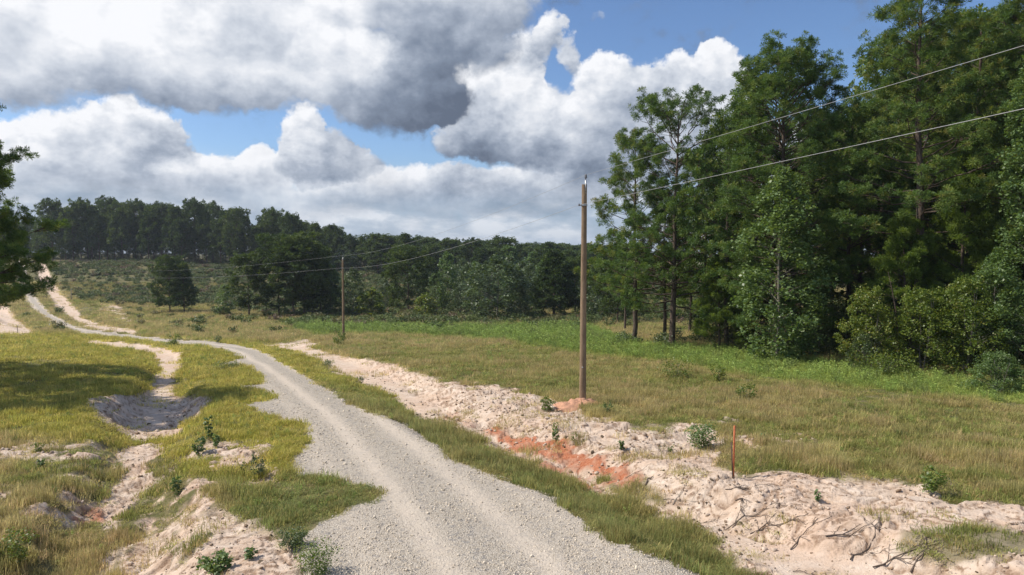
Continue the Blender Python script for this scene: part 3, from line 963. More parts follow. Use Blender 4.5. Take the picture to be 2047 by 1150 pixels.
# --- the big pine beyond the left edge whose boughs reach into view
P_LEFT = pine(31, 21, .22, 6.9, lambda t: .95 * (1 - t) ** .5 + .12, nl=100, tufts=8.5, k=30, L=.30, W=.040, sub=13, clump=0.46)
plant_tree('pine_tree', P_BIG, -37, 40.0, 15, 'dense pine standing off the left edge, nearest to the big pine', rz=3)
plant_tree('pine_tree', P_BIG, -40.5, 46.5, 16.5, 'pine standing off the left edge behind the big pine', rz=2)
plant_tree('pine_tree', P_LEFT, -29.9, 34.5, 16.0, 'big pine whose dark boughs reach in from the left edge', rz=1.2)

# --- single trees in the valley
F_PINE = [pine(40 + i, 16, cb, R, pr, nl=36, tufts=3.6, k=13, L=.78, W=.28, m=M_FAR_SHADED, sub=4, clump=.95) for i, (cb, R, pr) in enumerate(
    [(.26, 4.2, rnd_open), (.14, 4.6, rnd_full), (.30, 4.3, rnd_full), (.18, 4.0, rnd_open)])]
F_FULL = [pine(50 + i, 13, .10, R, pr, nl=46, tufts=4.5, k=14, L=.55, W=.18, m=M_FAR_SHADED, sub=5, clump=.85) for i, (R, pr) in enumerate([(4.2, rnd_full), (3.2, cone), (5.0, rnd_full)])]
F_OAK = [broadleaf(60 + i, 11, R, cb=.03, n=5200, size=.38, clusters=110, csz=1.1, m=mm) for i, (R, mm) in enumerate([(4.4, M_OAK), (3.4, M_GUM), (5.2, M_OAK)])]
F_SHRUB = broadleaf(66, 4, 2.0, cb=.0, n=2400, size=.30, clusters=50, csz=.7, m=M_BUSH, stems=2)
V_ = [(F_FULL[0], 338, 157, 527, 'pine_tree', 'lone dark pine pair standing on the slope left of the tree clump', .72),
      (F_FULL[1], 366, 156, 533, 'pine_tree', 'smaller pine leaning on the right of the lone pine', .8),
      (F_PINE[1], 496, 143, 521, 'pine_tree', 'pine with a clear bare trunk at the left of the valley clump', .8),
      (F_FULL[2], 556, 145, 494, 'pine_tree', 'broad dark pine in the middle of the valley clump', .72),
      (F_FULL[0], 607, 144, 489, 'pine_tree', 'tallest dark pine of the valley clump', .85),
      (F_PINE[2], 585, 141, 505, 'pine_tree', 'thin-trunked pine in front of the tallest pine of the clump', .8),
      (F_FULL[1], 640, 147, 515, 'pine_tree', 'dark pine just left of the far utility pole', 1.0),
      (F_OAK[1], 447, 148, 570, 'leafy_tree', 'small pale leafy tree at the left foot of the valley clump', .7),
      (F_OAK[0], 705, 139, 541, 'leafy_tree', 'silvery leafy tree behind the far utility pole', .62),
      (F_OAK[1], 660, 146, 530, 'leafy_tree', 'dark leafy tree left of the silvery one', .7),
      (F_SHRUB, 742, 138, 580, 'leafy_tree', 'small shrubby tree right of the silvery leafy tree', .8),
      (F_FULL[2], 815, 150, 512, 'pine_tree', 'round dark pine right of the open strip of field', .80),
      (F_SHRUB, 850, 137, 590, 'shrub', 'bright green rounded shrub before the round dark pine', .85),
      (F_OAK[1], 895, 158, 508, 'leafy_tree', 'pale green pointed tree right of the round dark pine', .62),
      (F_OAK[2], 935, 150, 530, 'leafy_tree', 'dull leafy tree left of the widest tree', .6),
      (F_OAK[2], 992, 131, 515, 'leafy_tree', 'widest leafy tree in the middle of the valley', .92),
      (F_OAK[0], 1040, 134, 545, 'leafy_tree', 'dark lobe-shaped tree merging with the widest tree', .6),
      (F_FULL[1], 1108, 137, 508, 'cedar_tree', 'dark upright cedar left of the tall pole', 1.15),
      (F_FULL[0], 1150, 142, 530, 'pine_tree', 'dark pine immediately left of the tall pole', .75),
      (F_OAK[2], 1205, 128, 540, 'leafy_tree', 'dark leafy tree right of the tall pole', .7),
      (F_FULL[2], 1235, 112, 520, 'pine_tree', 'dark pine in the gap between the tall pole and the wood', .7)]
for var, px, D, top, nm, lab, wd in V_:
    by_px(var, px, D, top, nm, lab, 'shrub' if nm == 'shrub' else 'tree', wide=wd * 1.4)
for q, (px, D, top) in enumerate([(770, 165, 560), (870, 168, 545), (960, 165, 540), (1060, 160, 530), (1085, 170, 525), (1180, 160, 535), (720, 160, 575), (1010, 160, 540), (915, 142, 575), (1255, 135, 560), (1290, 130, 590), (1330, 120, 600), (1385, 110, 600),
      (800, 185, 545), (845, 180, 535), (900, 190, 530), (950, 182, 525), (1000, 190, 520), (1045, 180, 525), (1090, 190, 518), (1140, 182, 522), (1190, 190, 520), (830, 200, 530), (925, 205, 520), (1020, 205, 515), (1120, 205, 515), (875, 160, 570), (980, 150, 575), (1070, 150, 570), (1150, 155, 560), (690, 190, 560)]):
    by_px(F_OAK[q % 3], px, D, top, 'leafy_tree', 'dark leafy tree in the row behind the valley trees', group='leafy trees behind the valley trees', wide=.95)

# --- the far pine forest on the ridge and its slope
edge_px = [-300, 60, 110, 300, 450, 560, 640, 700, 760, 850, 1000, 1200, 1500]
edge_D = [330, 330, 292, 288, 282, 272, 262, 255, 250, 235, 220, 210, 200]
top_px = [-300, 0, 60, 95, 105, 150, 205, 255, 300, 345, 400, 445, 490, 530, 570, 620, 670, 720, 800, 880, 950, 1000, 1100, 1190, 1500]
top_y = [440, 455, 452, 440, 417, 425, 420, 418, 430, 427, 424, 430, 440, 436, 446, 452, 457, 463, 470, 483, 487, 491, 494, 499, 500]
rng = np.random.default_rng(77)
cand = []
for px in np.arange(-120, 640, 15.5):                      # front row on the crest: trunks one can tell apart
    p = px + rng.uniform(-7, 7)
    cand.append((p, float(np.interp(p, edge_px, edge_D)) + rng.uniform(0, 9), 1))
for px in np.arange(-120, 700, 21):
    p = px + rng.uniform(-9, 9)
    cand.append((p, float(np.interp(p, edge_px, edge_D)) + rng.uniform(14, 36), 1))
for px in np.arange(640, 1290, 21):
    for k in range(5):
        p = px + rng.uniform(-10, 10)
        D = float(np.interp(p, edge_px, edge_D)) + 6 + (k + rng.random()) * 38
        cand.append((p, D, 0))
cand = cand[:262]
for px in np.arange(-110, 700, 19):                       # lower leafy trees along the wood's edge
    p = px + rng.uniform(-7, 7)
    cand.append((p, float(np.interp(p, edge_px, edge_D)) + rng.uniform(8, 26), 2))
for q, (px, D, crest) in enumerate(cand):
    x = (px - CX) / FPX * D; z = float(base_z(np.array([x]), np.array([D]))[0])
    ty = float(np.interp(px, top_px, top_y))
    if crest == 2:
        H = rng.uniform(5.5, 9.5); lab = grp = ''
    elif crest:
        H = (ZC + (505 - ty) / FPX * D - z) * rng.choice([rng.uniform(.70, .9), rng.uniform(.95, 1.08)])
        lab, grp = 'tall dark pine in the forest along the crest of the far ridge', 'pines of the forest on the far ridge crest'
    else:
        H = min(rng.uniform(11, 17), ZC + (505 - ty) / FPX * D - z + rng.uniform(-2.5, .6))
        H = max(H, 6.5)
        lab, grp = 'dark pine among the treetops of the forest slope beyond the valley', 'pines on the forested slope beyond the valley'
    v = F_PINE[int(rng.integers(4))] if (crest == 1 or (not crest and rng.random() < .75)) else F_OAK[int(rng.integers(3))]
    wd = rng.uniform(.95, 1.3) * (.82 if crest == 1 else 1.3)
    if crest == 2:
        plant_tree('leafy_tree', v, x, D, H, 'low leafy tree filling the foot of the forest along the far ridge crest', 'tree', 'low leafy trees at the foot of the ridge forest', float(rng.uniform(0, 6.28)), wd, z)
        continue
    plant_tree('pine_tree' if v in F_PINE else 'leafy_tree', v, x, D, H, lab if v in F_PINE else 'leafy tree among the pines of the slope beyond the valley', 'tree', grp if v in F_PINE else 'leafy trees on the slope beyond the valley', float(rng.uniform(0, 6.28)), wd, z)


# ------------------------------------------------------------------ ground cover by instancing
def scatter(name, kind_protos, P, rot, scl, tint):
    me = bpy.data.meshes.new(name)
    me.vertices.add(len(P)); me.vertices.foreach_set('co', np.asarray(P, np.float32).ravel())
    attr(me, 'turn', rot, 'FLOAT_VECTOR'); attr(me, 'size', scl, 'FLOAT_VECTOR')
    attr(me, 'tint', np.hstack([tint, np.ones((len(P), 1))]), 'FLOAT_COLOR')
    o = link(bpy.data.objects.new(name, me)); o['kind'] = 'stuff'
    col = bpy.data.collections.new(name + '_kinds')
    for i, pm in enumerate(kind_protos):
        col.objects.link(bpy.data.objects.new(name + '_kind', pm))
    ng = bpy.data.node_groups.new(name, 'GeometryNodeTree')
    ng.interface.new_socket('Geometry', in_out='INPUT', socket_type='NodeSocketGeometry')
    ng.interface.new_socket('Geometry', in_out='OUTPUT', socket_type='NodeSocketGeometry')
    Nn = ng.nodes; gi = Nn.new('NodeGroupInput'); go = Nn.new('NodeGroupOutput')
    ci = Nn.new('GeometryNodeCollectionInfo'); ci.inputs['Collection'].default_value = col; ci.inputs['Separate Children'].default_value = True
    ip = Nn.new('GeometryNodeInstanceOnPoints'); ip.inputs['Pick Instance'].default_value = True
    r = Nn.new('GeometryNodeInputNamedAttribute'); r.data_type = 'FLOAT_VECTOR'; r.inputs[0].default_value = 'turn'
    s = Nn.new('GeometryNodeInputNamedAttribute'); s.data_type = 'FLOAT_VECTOR'; s.inputs[0].default_value = 'size'
    L = ng.links.new
    L(gi.outputs[0], ip.inputs['Points']); L(ci.outputs[0], ip.inputs['Instance'])
    L(r.outputs[0], ip.inputs['Rotation']); L(s.outputs[0], ip.inputs['Scale']); L(ip.outputs[0], go.inputs[0])
    md = o.modifiers.new('scatter', 'NODES'); md.node_group = ng
    return o


def tint_mat(name, trans=.35, rough=.6, spec=.2, dark=.7):
    m, N, b, out = mat(name)
    t = fattr(N, 'tint', 'INSTANCER', 'Color')
    v = fattr(N, 'var')
    c = N.v('SCALE', t, scale=N.m('ADD', .70, N.m('MULTIPLY', v, .6)))
    N.put(b.inputs['Base Color'], c)
    b.inputs['Roughness'].default_value = rough; b.inputs['Specular IOR Level'].default_value = spec
    tr = N.n('ShaderNodeBsdfTranslucent'); N.put(tr.inputs[0], c)
    mx = N.n('ShaderNodeMixShader'); mx.inputs[0].default_value = trans
    N.t.links.new(b.outputs[0], mx.inputs[1]); N.t.links.new(tr.outputs[0], mx.inputs[2]); N.t.links.new(mx.outputs[0], out.inputs[0])
    return m


M_GRASS = tint_mat('grass_blades', .5)
M_WEED = tint_mat('weed_leaves', .3, .5, .3)


def grass_tuft(seed, n, rad, h, w, bend=.6):
    rng = np.random.default_rng(seed)
    a = rng.uniform(0, 6.28, n); r = rad * np.sqrt(rng.random(n)); b = np.stack([np.cos(a) * r, np.sin(a) * r, np.full(n, -.03)], 1)
    d = rng.uniform(0, 6.28, n); dv = np.stack([np.cos(d), np.sin(d), np.zeros(n)], 1)
    hh = h * rng.uniform(.45, 1.1, n)[:, None]; bd = bend * hh * rng.uniform(.1, 1, n)[:, None]
    sv = np.stack([-np.sin(d), np.cos(d), np.zeros(n)], 1) * w * .5
    mid = b + dv * bd * .3 + [0, 0, 1] * hh * .6; tip = b + dv * bd + [0, 0, 1] * hh
    V = np.stack([b + sv, b - sv, mid - sv * .8, mid + sv * .8, tip], 1).reshape(-1, 3)
    k = (np.arange(n) * 5)[:, None]
    F = np.concatenate([k + [0, 1, 2], k + [0, 2, 3], k + [3, 2, 4]]).reshape(-1, 3)
    me = mesh_np('grass', V, F, [M_GRASS]); attr(me, 'var', np.repeat(rng.random(n), 5)); return me


def weed(seed, n_st, h, rad, leaf, per=9, m=None, asp=.4):
    rng = np.random.default_rng(seed)
    C = []; st = Tubes()
    for i in range(n_st):
        a = rng.uniform(0, 6.28); r = rad * rng.random() ** .5; hh = h * rng.uniform(.6, 1.1)
        p0 = np.array([math.cos(a) * r * .6, math.sin(a) * r * .6, -.03]); p1 = np.array([math.cos(a) * r * 1.3, math.sin(a) * r * 1.3, hh])
        st.add([p0, (p0 + p1) / 2, p1], [.010, .008, .003], 3)
        t = rng.uniform(.15, 1.0, per)[:, None]
        C.append(p0 + (p1 - p0) * t + rng.normal(0, leaf * .5, (per, 3)))
    C = np.vstack(C)
    v, f, a = leaves(rng, C, leaf, .4, asp)
    sv = np.vstack(st.V); sf = np.vstack(st.F)
    f3 = np.vstack([f[:, [0, 1, 2]], f[:, [0, 2, 3]]]); s3 = np.vstack([sf[:, [0, 1, 2]], sf[:, [0, 2, 3]]])
    return fol_mesh('weed', [(v, f3, a), (sv, s3, np.full(len(sv), .4))], m or M_WEED)


GT = [grass_tuft(1, 46, .26, .22, .016), grass_tuft(2, 40, .24, .30, .014, .9), grass_tuft(3, 46, .30, .16, .018)]
DT = [grass_tuft(4, 34, .24, .34, .011, .5), grass_tuft(5, 30, .26, .42, .010, .35)]
WD = [weed(6, 7, .60, .22, .10, 9), weed(7, 8, .75, .25, .09, 11), weed(8, 5, .5, .2, .11, 9)]
SH = [weed(9, 14, .9, .55, .22, 14, asp=.7), weed(10, 16, .7, .6, .20, 14, asp=.7)]

BRIGHT = [[(560, 648), (760, 650), (1000, 655), (1160, 650), (1290, 690), (1480, 700), (1640, 725), (1800, 745), (2300, 800), (2300, 830), (1950, 800), (1700, 775), (1500, 755), (1330, 722), (1150, 705), (1000, 682), (800, 668), (620, 668)]]
YELLOW = [[(-50, 668), (170, 668), (640, 690), (640, 900), (520, 1000), (260, 900), (-50, 860)], [(530, 700), (640, 740), (800, 780), (820, 830), (700, 790), (600, 745)]]
VERGE = [[(640, 760), (760, 790), (900, 860), (1000, 920), (1150, 960), (1300, 1040), (1600, 1160), (1500, 1300), (1200, 1060), (900, 910)], [(440, 960), (750, 960), (700, 1160), (560, 1160)]]
HILL = [[(95, 500), (450, 510), (560, 560), (760, 530), (790, 620), (640, 640), (420, 610), (160, 600), (110, 560)]]


def sample(n, dmin, dmax, pw, seed, amax=43):
    rng = np.random.default_rng(seed)
    th = np.radians(rng.uniform(-amax, amax, n))
    u = rng.random(n); e = 2 - pw
    D = (dmin ** e + u * (dmax ** e - dmin ** e)) ** (1 / e)
    x = D * np.tan(th); y = D
    z, road, sand, clay, px, py = field(x, y)[:6]
    return rng, x, y, z, road, sand, px, py, D


def rows(px, py, polys, soft):
    d = np.full(px.shape, -1e3)
    for P in polys: d = np.maximum(d, poly_sd(px, py, P))
    return sstep(d, -soft, soft)


def colmix(*args):
    """(weight, colour) pairs"""
    c = np.zeros((len(args[0][0]), 3)); t = np.zeros((len(args[0][0]), 1))
    for w, k in args:
        w = np.asarray(w)[:, None]; c += w * np.array(k); t += w
    return c / np.maximum(t, 1e-6)


def ground_cover():
    # fine grass
    rng, x, y, z, road, sand, px, py, D = sample(330000, 8.5, 230, 1.6, 101, 50)
    n1 = fbm(x, y, 4.0, 4, 201); n2 = fbm(x, y, 14, 3, 202); n3 = fbm(x, y, 1.2, 3, 203)
    soft = np.clip(500 / D, 3, 30)
    ylw = rows(px, py, YELLOW, soft); vrg = rows(px, py, VERGE, soft); brt = rows(px, py, BRIGHT, soft * .6); hil = rows(px, py, HILL, 6)
    edge = sstep(road + (n3 - .5) * .5, .5, .12)
    cover = edge * np.clip((1 - sstep(sand + (n3 - .5) * .9, .05, .75)) * (1 - road * 1.3), 0, 1)
    thin = sstep(n3 * .6 + n1 * .4, .34, .50)
    acc = cover * (.16 + .84 * thin) + .10 * (sand > .3) * sstep(n3 * .6 + n1 * .4, .50, .62)
    verge_in = np.clip(vrg + ylw * .6, 0, 1)
    acc = np.maximum(acc, verge_in * cover * (.45 + .5 * thin))
    keep = rng.random(len(x)) < acc
    keep &= ~((road > .5) & (rng.random(len(x)) > .04 + .10 * (road < .8)))
    keep &= (px > -420) & (px < 2620)
    x, y, z, px, py, D = (a[keep] for a in (x, y, z, px, py, D)); n1, n2, n3, ylw, vrg, brt, hil = (a[keep] for a in (n1, n2, n3, ylw, vrg, brt, hil)); sd_ = sand[keep]
    n = len(x)
    q = rng.random(n)
    dry = .78 * sstep(n1 * .5 + n2 * .2 + n3 * .3, .44, .56) * (1 - ylw * .65) * (1 - vrg * .6) * (1 - brt * .9)
    grn = 1 - dry
    c = colmix((dry * (q < .5), (.275, .240, .125)), (dry * (q >= .5) * (q < .75), (.28, .215, .14)), (dry * (q >= .75), (.17, .165, .065)),
               (grn * (q < .5), (.135, .155, .050)), (grn * (q >= .5) * (q < .8), (.185, .185, .065)), (grn * (q >= .8), (.23, .19, .095)))
    c = c * (1 - ylw[:, None] * .8) + ylw[:, None] * .8 * colmix((q < .6, (.215, .215, .045)), (q >= .6, (.28, .25, .075)))
    c = c * (1 - vrg[:, None] * .7) + vrg[:, None] * .7 * colmix((q < .6, (.115, .145, .055)), (q >= .6, (.18, .17, .07)))
    c = c * (1 - brt[:, None] * .8) + brt[:, None] * .8 * np.array([.18, .235, .06])
    c = c * (1 - hil[:, None] * .7) + hil[:, None] * .7 * colmix((q < .5, (.10, .125, .04)), (q >= .5, (.16, .13, .06)))
    c = c * rng.uniform(.65, 1.3, (n, 1)) * np.array([2.35, 2.2, 1.95])
    g = np.clip((D / 20) ** .6, .62, 4.2) * rng.uniform(.65, 1.25, n)
    hgt = g * .58 * (1.0 + .10 * dry) * np.clip(18 / D, .35, 1) ** .45 * (1 + .2 * vrg) * np.where(sd_ > .3, .7, 1) * (.35 + 1.3 * sstep(fbm(x, y, .7, 3, 301), .3, .72)) * (.8 + .5 * n1)
    rot = np.stack([rng.normal(0, .08, n), rng.normal(0, .08, n), rng.uniform(0, 6.28, n)], 1)
    isd = (rng.random(n) < dry * .8)
    P = np.stack([x, y, z], 1); Sc = np.stack([g, g, hgt], 1)
    scatter('grass', GT, P[~isd], rot[~isd], Sc[~isd], c[~isd])
    scatter('dry_grass', DT, P[isd], rot[isd], Sc[isd], c[isd])
    # bright tall weeds, thick in the band before the wood, sparse elsewhere
    rng, x, y, z, road, sand, px, py, D = sample(50000, 14, 150, 1.2, 102, 49)
    soft = np.clip(500 / D, 3, 30)
    brt = rows(px, py, BRIGHT, soft * .5); n2 = fbm(x, y, 7, 3, 204)
    acc = np.clip(brt * 1.0 + .07 + .16 * sstep(n2, .48, .6), 0, 1) * (sand < .25) * (road < .2)
    keep = (rng.random(len(x)) < acc) & (px < 2600) & (px > -400)
    x, y, z, D, b = x[keep], y[keep], z[keep], D[keep], brt[keep]; n = len(x)
    c = colmix((rng.random(n) < .6, (.225, .32, .07)), (rng.random(n) < .5, (.30, .38, .09)), (np.full(n, .2), (.16, .20, .06))) * rng.uniform(.75, 1.2, (n, 1)) * 1.35
    g = np.clip((D / 32) ** .6, .75, 2.2) * rng.uniform(.65, 1.2, n) * np.where(b > .5, .85, .48)
    scatter('tall_weeds', WD, np.stack([x, y, z], 1), np.stack([rng.normal(0, .1, n), rng.normal(0, .1, n), rng.uniform(0, 6.28, n)], 1), np.stack([g, g, g * .78], 1), c)
    # low scrub on the hill field and along the valley
    rng, x, y, z, road, sand, px, py, D = sample(26000, 95, 300, .4, 103, 41)
    n2 = fbm(x, y, 22, 4, 205)
    hil = rows(px, py, HILL, 6)
    low = (D > 112) * (px > 560)
    acc = np.clip(hil * (.25 + sstep(n2, .42, .58) * .75) + low * .30 + .05, 0, 1) * (sand < .25) * (road < .2)
    keep = (rng.random(len(x)) < acc) & (px > -60) & (px < 1500)
    x, y, z, n2, D = x[keep], y[keep], z[keep], n2[keep], D[keep]; n = len(x)
    q = rng.random(n)
    c = colmix((q < .45, (.095, .135, .040)), ((q >= .45) & (q < .80), (.15, .19, .055)), ((q >= .80) & (q < .95), (.17, .16, .065)), (q >= .95, (.20, .14, .09)))
    g = rng.uniform(.6, 1.5, n) * 1.3
    scatter('low_scrub', SH, np.stack([x, y, z], 1), np.stack([np.zeros(n), np.zeros(n), rng.uniform(0, 6.28, n)], 1), np.stack([g, g, g * rng.uniform(.5, .95, n)], 1), c)
    # loose stones on the gravel road, clods on the sand
    def stone(seed):
        r = np.random.default_rng(seed)
        t = (1 + 5 ** .5) / 2
        V = np.array([(-1, t, 0), (1, t, 0), (-1, -t, 0), (1, -t, 0), (0, -1, t), (0, 1, t), (0, -1, -t), (0, 1, -t), (t, 0, -1), (t, 0, 1), (-t, 0, -1), (-t, 0, 1)]) / 1.9
        V = V * r.uniform(.65, 1.15, (12, 1)) * r.uniform(.7, 1.1, 3)
        F = [(0, 11, 5), (0, 5, 1), (0, 1, 7), (0, 7, 10), (0, 10, 11), (1, 5, 9), (5, 11, 4), (11, 10, 2), (10, 7, 6), (7, 1, 8), (3, 9, 4), (3, 4, 2), (3, 2, 6), (3, 6, 8), (3, 8, 9), (4, 9, 5), (2, 4, 11), (6, 2, 10), (8, 6, 7), (9, 8, 1)]
        me = mesh_np('stone', V, F, [M_STONE]); attr(me, 'var', r.random(12)); return me
    M_STONE = tint_mat('stones', 0.0, .9, .2)
    rng, x, y, z, road, sand, px, py, D = sample(120000, 9, 45, 1.5, 104, 40)
    d, _, _ = polyline_dist(x, y, ROADC, list(range(len(ROADC))))
    wob = (fbm(x, y, 6, 2, 60) - .5) * .7
    rut = np.exp(-((d - .85 + wob * .4) / .36) ** 2)
    acc = (road > .45) * (1 - .8 * rut) * (.35 + .65 * sstep(fbm(x, y, 1.5, 3, 66), .4, .6)) + (road > .02) * (road <= .45) * .45 + (sand > .5) * .03
    keep = rng.random(len(x)) < acc
    x, y, z, D = x[keep], y[keep], z[keep], D[keep]; n = len(x)
    g = rng.gamma(2.5, .0040, n) * np.clip(D / 14, .9, 1.5) + .006
    c = np.array([.64, .55, .43]) * rng.uniform(.65, 1.2, (n, 1))
    rg, x2, y2, z2, rd2, sn2, _, _, D2_ = sample(90000, 9, 48, 1.5, 105, 48)
    kp = rg.random(len(x2)) < (sn2 > .4) * (.12 + .5 * sstep(fbm(x2, y2, 1.6, 3, 67), .45, .62))
    x2, y2, z2, D2_ = x2[kp], y2[kp], z2[kp], D2_[kp]; n_ = len(x2)
    g2 = (rg.gamma(1.6, .010, n_) + .006) * np.clip(D2_ / 14, .9, 1.6)
    q2 = rg.random(n_)
    c2 = colmix((q2 < .6, (.52, .41, .32)), ((q2 >= .6) & (q2 < .85), (.30, .21, .14)), (q2 >= .85, (.12, .09, .06))) * rg.uniform(.75, 1.15, (n_, 1))
    scatter('sand_clods', [stone(i + 9) for i in range(4)], np.stack([x2, y2, z2 + g2 * .2], 1), rg.uniform(0, .6, (n_, 3)) * [1, 1, 10], np.stack([g2 * 1.3, g2, g2 * .7], 1), c2)
    scatter('loose_gravel', [stone(i) for i in range(4)], np.stack([x, y, z + g * .2], 1), rng.uniform(0, 6.28, (n, 3)), np.stack([g, g, g * .8], 1), c)


ground_cover()

# ------------------------------------------------------------------ poles, wires, stakes and small things
M_POLE = bark_mat('treated_pole_wood', (.17, .115, .07), (.34, .245, .16), 3)
def plain(name, c, rough=.6, metal=0.0, var=.25, sc=8):
    m, N, b, out = mat(name)
    tcn = N.n('ShaderNodeTexCoord')
    n = N.noise(tcn.outputs['Object'], sc, 4, .6)
    N.put(b.inputs['Base Color'], N.ramp(n, [(.3, tuple(v * (1 - var) for v in c)), (.7, tuple(min(1, v * (1 + var)) for v in c))]))
    b.inputs['Roughness'].default_value = rough; b.inputs['Metallic'].default_value = metal
    return m
M_STEEL = plain('galvanised_steel', (.42, .43, .44), .45, .8)
M_RUST = plain('rusty_steel', (.13, .085, .07), .75, .3)
M_PORC = plain('grey_insulator', (.16, .16, .17), .3)
M_WIRE = plain('aluminium_wire', (.42, .42, .42), .55, .3, .05)
M_ORANGE = plain('orange_painted_wood', (.55, .17, .075), .7, 0, .3, 20)
M_STICK = plain('weathered_dead_wood', (.13, .10, .08), .9, 0, .5, 14)
M_STICKL = plain('bleached_dead_wood', (.30, .25, .20), .9, 0, .4, 14)
M_CLAY = plain('red_clay', (.50, .27, .17), .95, 0, .3, 9)


def tube(name, pts, rad, k, m, parent=None):
    t = Tubes(); t.add(pts, rad, k); me = t.mesh(name, m)
    return part(name, me, parent) if parent else link(bpy.data.objects.new(name, me))


def box_mesh(name, cx, cy, cz, sx, sy, sz, m):
    V = [(cx + a * sx / 2, cy + b * sy / 2, cz + c * sz / 2) for c in (-1, 1) for a, b in ((-1, -1), (1, -1), (1, 1), (-1, 1))]
    F = [(0, 3, 2, 1), (4, 5, 6, 7), (0, 1, 5, 4), (1, 2, 6, 5), (2, 3, 7, 6), (3, 0, 4, 7)]
    return mesh_np(name, V, F, [m])


LINE = math.atan2(52, -23.4)          # direction of the power line


def utility_pole(x, y, ztop, zneut, label):
    z = float(gz(x, y)[0])
    H = ztop - z - .42
    o = empty('utility_pole', (x, y, z)); tag(o, label, 'utility pole', 'wooden utility poles along the road')
    hs = np.linspace(-.6, H, 14)
    rr = np.interp(hs, [-.6, H], [.155, .112])
    tube('shaft', np.stack([np.interp(hs, [0, H], [0, .03]), hs * 0, hs], 1), rr, 20, M_POLE, o)
    # bracket, pin and insulator at the pole top
    b = link(bpy.data.objects.new('top_bracket', box_mesh('top_bracket', .075, -.112, H - .13, .05, .02, .62, M_STEEL))); b.parent = o
    for h in (H - .32, H + .02):
        bo = link(bpy.data.objects.new('bolt', box_mesh('bolt', .075, -.13, h, .03, .03, .03, M_RUST))); bo.parent = b
    tube('pin', [(.075, -.11, H + .15), (.075, -.11, H + .30)], .014, 6, M_RUST, o)
    t = Tubes()
    hh = [0, .03, .05, .08, .10, .13, .15, .18]; rd = [.03, .07, .045, .065, .04, .058, .035, .03]
    t.add([(.075, -.11, H + .25 + a) for a in hh], rd, 12)
    part('insulator', t.mesh('insulator', M_PORC), o)
    # clamp holding the lower wire
    zn = zneut - z
    tube('neutral_band', [(0.02, 0, zn - .03), (.02, 0, zn + .03)], .145, 20, M_STEEL, o)
    tube('neutral_bracket', [(-.10, -.09, zn), (-.19, -.16, zn - .01)], .02, 6, M_RUST, o)
    tube('spool_insulator', [(-.21, -.15, zn - .05), (-.21, -.15, zn + .05)], [.035, .035], 8, M_PORC, o)
    tagp = link(bpy.data.objects.new('metal_tag', box_mesh('metal_tag', -.02, -.152, 1.7, .07, .006, .05, M_STEEL))); tagp.parent = o
    return z


def zpx(py, D): return ZC + (505 - py) / FPX * D
D1, D2 = 30.0, 81.5
p1 = ((1166 - CX) / FPX * D1, D1); p2 = ((685 - CX) / FPX * D2, D2)
zt1, zn1 = zpx(351, D1), zpx(411, D1); zt2, zn2 = zpx(511, D2), zpx(536, D2)
utility_pole(*p1, zt1, zn1, 'tall brown wooden utility pole with red clay heaped at its foot')
utility_pole(*p2, zt2, zn2, 'distant thin wooden utility pole in the grass before the valley trees')
dx, dy = p1[0] - p2[0], p1[1] - p2[1]
p0 = (p1[0] + dx * .95, p1[1] + dy * .95); p3 = (p2[0] - 62, p2[1] + 62)
z3 = float(base_z(np.array([p3[0]]), np.array([p3[1]]))[0])


def wire(name, pts, sags, label, rad):
    out = []
    for (a, b), sg in zip(zip(pts[:-1], pts[1:]), sags):
        a = np.array(a); b = np.array(b)
        for t in np.linspace(0, 1, 40)[:-1]:
            p = a + (b - a) * t; p[2] -= 4 * sg * t * (1 - t); out.append(p)
    out.append(np.array(pts[-1]))
    o = tube(name, np.array(out), rad, 6, M_WIRE)
    tag(o, label, 'wire', 'wires of the power line')


top0 = (p0[0] + .07, p0[1] - .11, zt1 + 2.85)
wire('power_wire', [top0, (p1[0] + .10, p1[1] - .11, zt1 - .01), (p2[0] + .10, p2[1] - .11, zt2), (p3[0], p3[1], z3 + 9.6)], [.12, .75, .6], 'upper wire of the line, running over the pole tops', .006)
wire('neutral_wire', [(p0[0] - .2, p0[1] - .15, zn1 + 2.75), (p1[0] - .21, p1[1] - .15, zn1), (p2[0] - .21, p2[1] - .15, zn2), (p3[0] - .2, p3[1] - .1, z3 + 8.3)], [.12, .75, .6], 'lower wire of the line, clamped below the pole tops', .0072)


# mound of clay round the pole
def mound():
    x0, y0 = p1[0] - .12, p1[1] - .30
    n, k = 22, 72
    V = []; rng = np.random.default_rng(3)
    for i in range(n + 1):
        for j in range(k):
            a = j / k * 2 * math.pi
            R = (1.0 + .22 * math.sin(a * 2 + .5) + .12 * math.sin(a * 5)) * (1.35 if math.cos(a) < 0 else 1.0)
            r = R * i / n
            x = x0 + math.cos(a) * r * 1.0; y = y0 + math.sin(a) * r * .95
            V.append((x, y, (1 - (i / n) ** 1.6)))
    V = np.array(V); g = gz(V[:, 0], V[:, 1])
    zz = g - .06 + V[:, 2] * .40 + (fbm(V[:, 0], V[:, 1], .30, 4, 88) - .5) * .30 * V[:, 2] ** .3
    V[:, 2] = zz
    F = [(i * k + j, i * k + (j + 1) % k, (i + 1) * k + (j + 1) % k, (i + 1) * k + j) for i in range(n) for j in range(k)]
    F = [f[::-1] for f in F]
    o = link(bpy.data.objects.new('soil_mound', mesh_np('soil_mound', V, F, [M_CLAY], smooth=True)))
    tag(o, 'orange-red heap of dug clay around the foot of the tall pole', 'soil mound')
    for q in range(16):
        a = rng.uniform(0, 6.28); r = rng.uniform(.3, 1.1); x = x0 + math.cos(a) * r; y = y0 + math.sin(a) * r - .1
    return
mound()

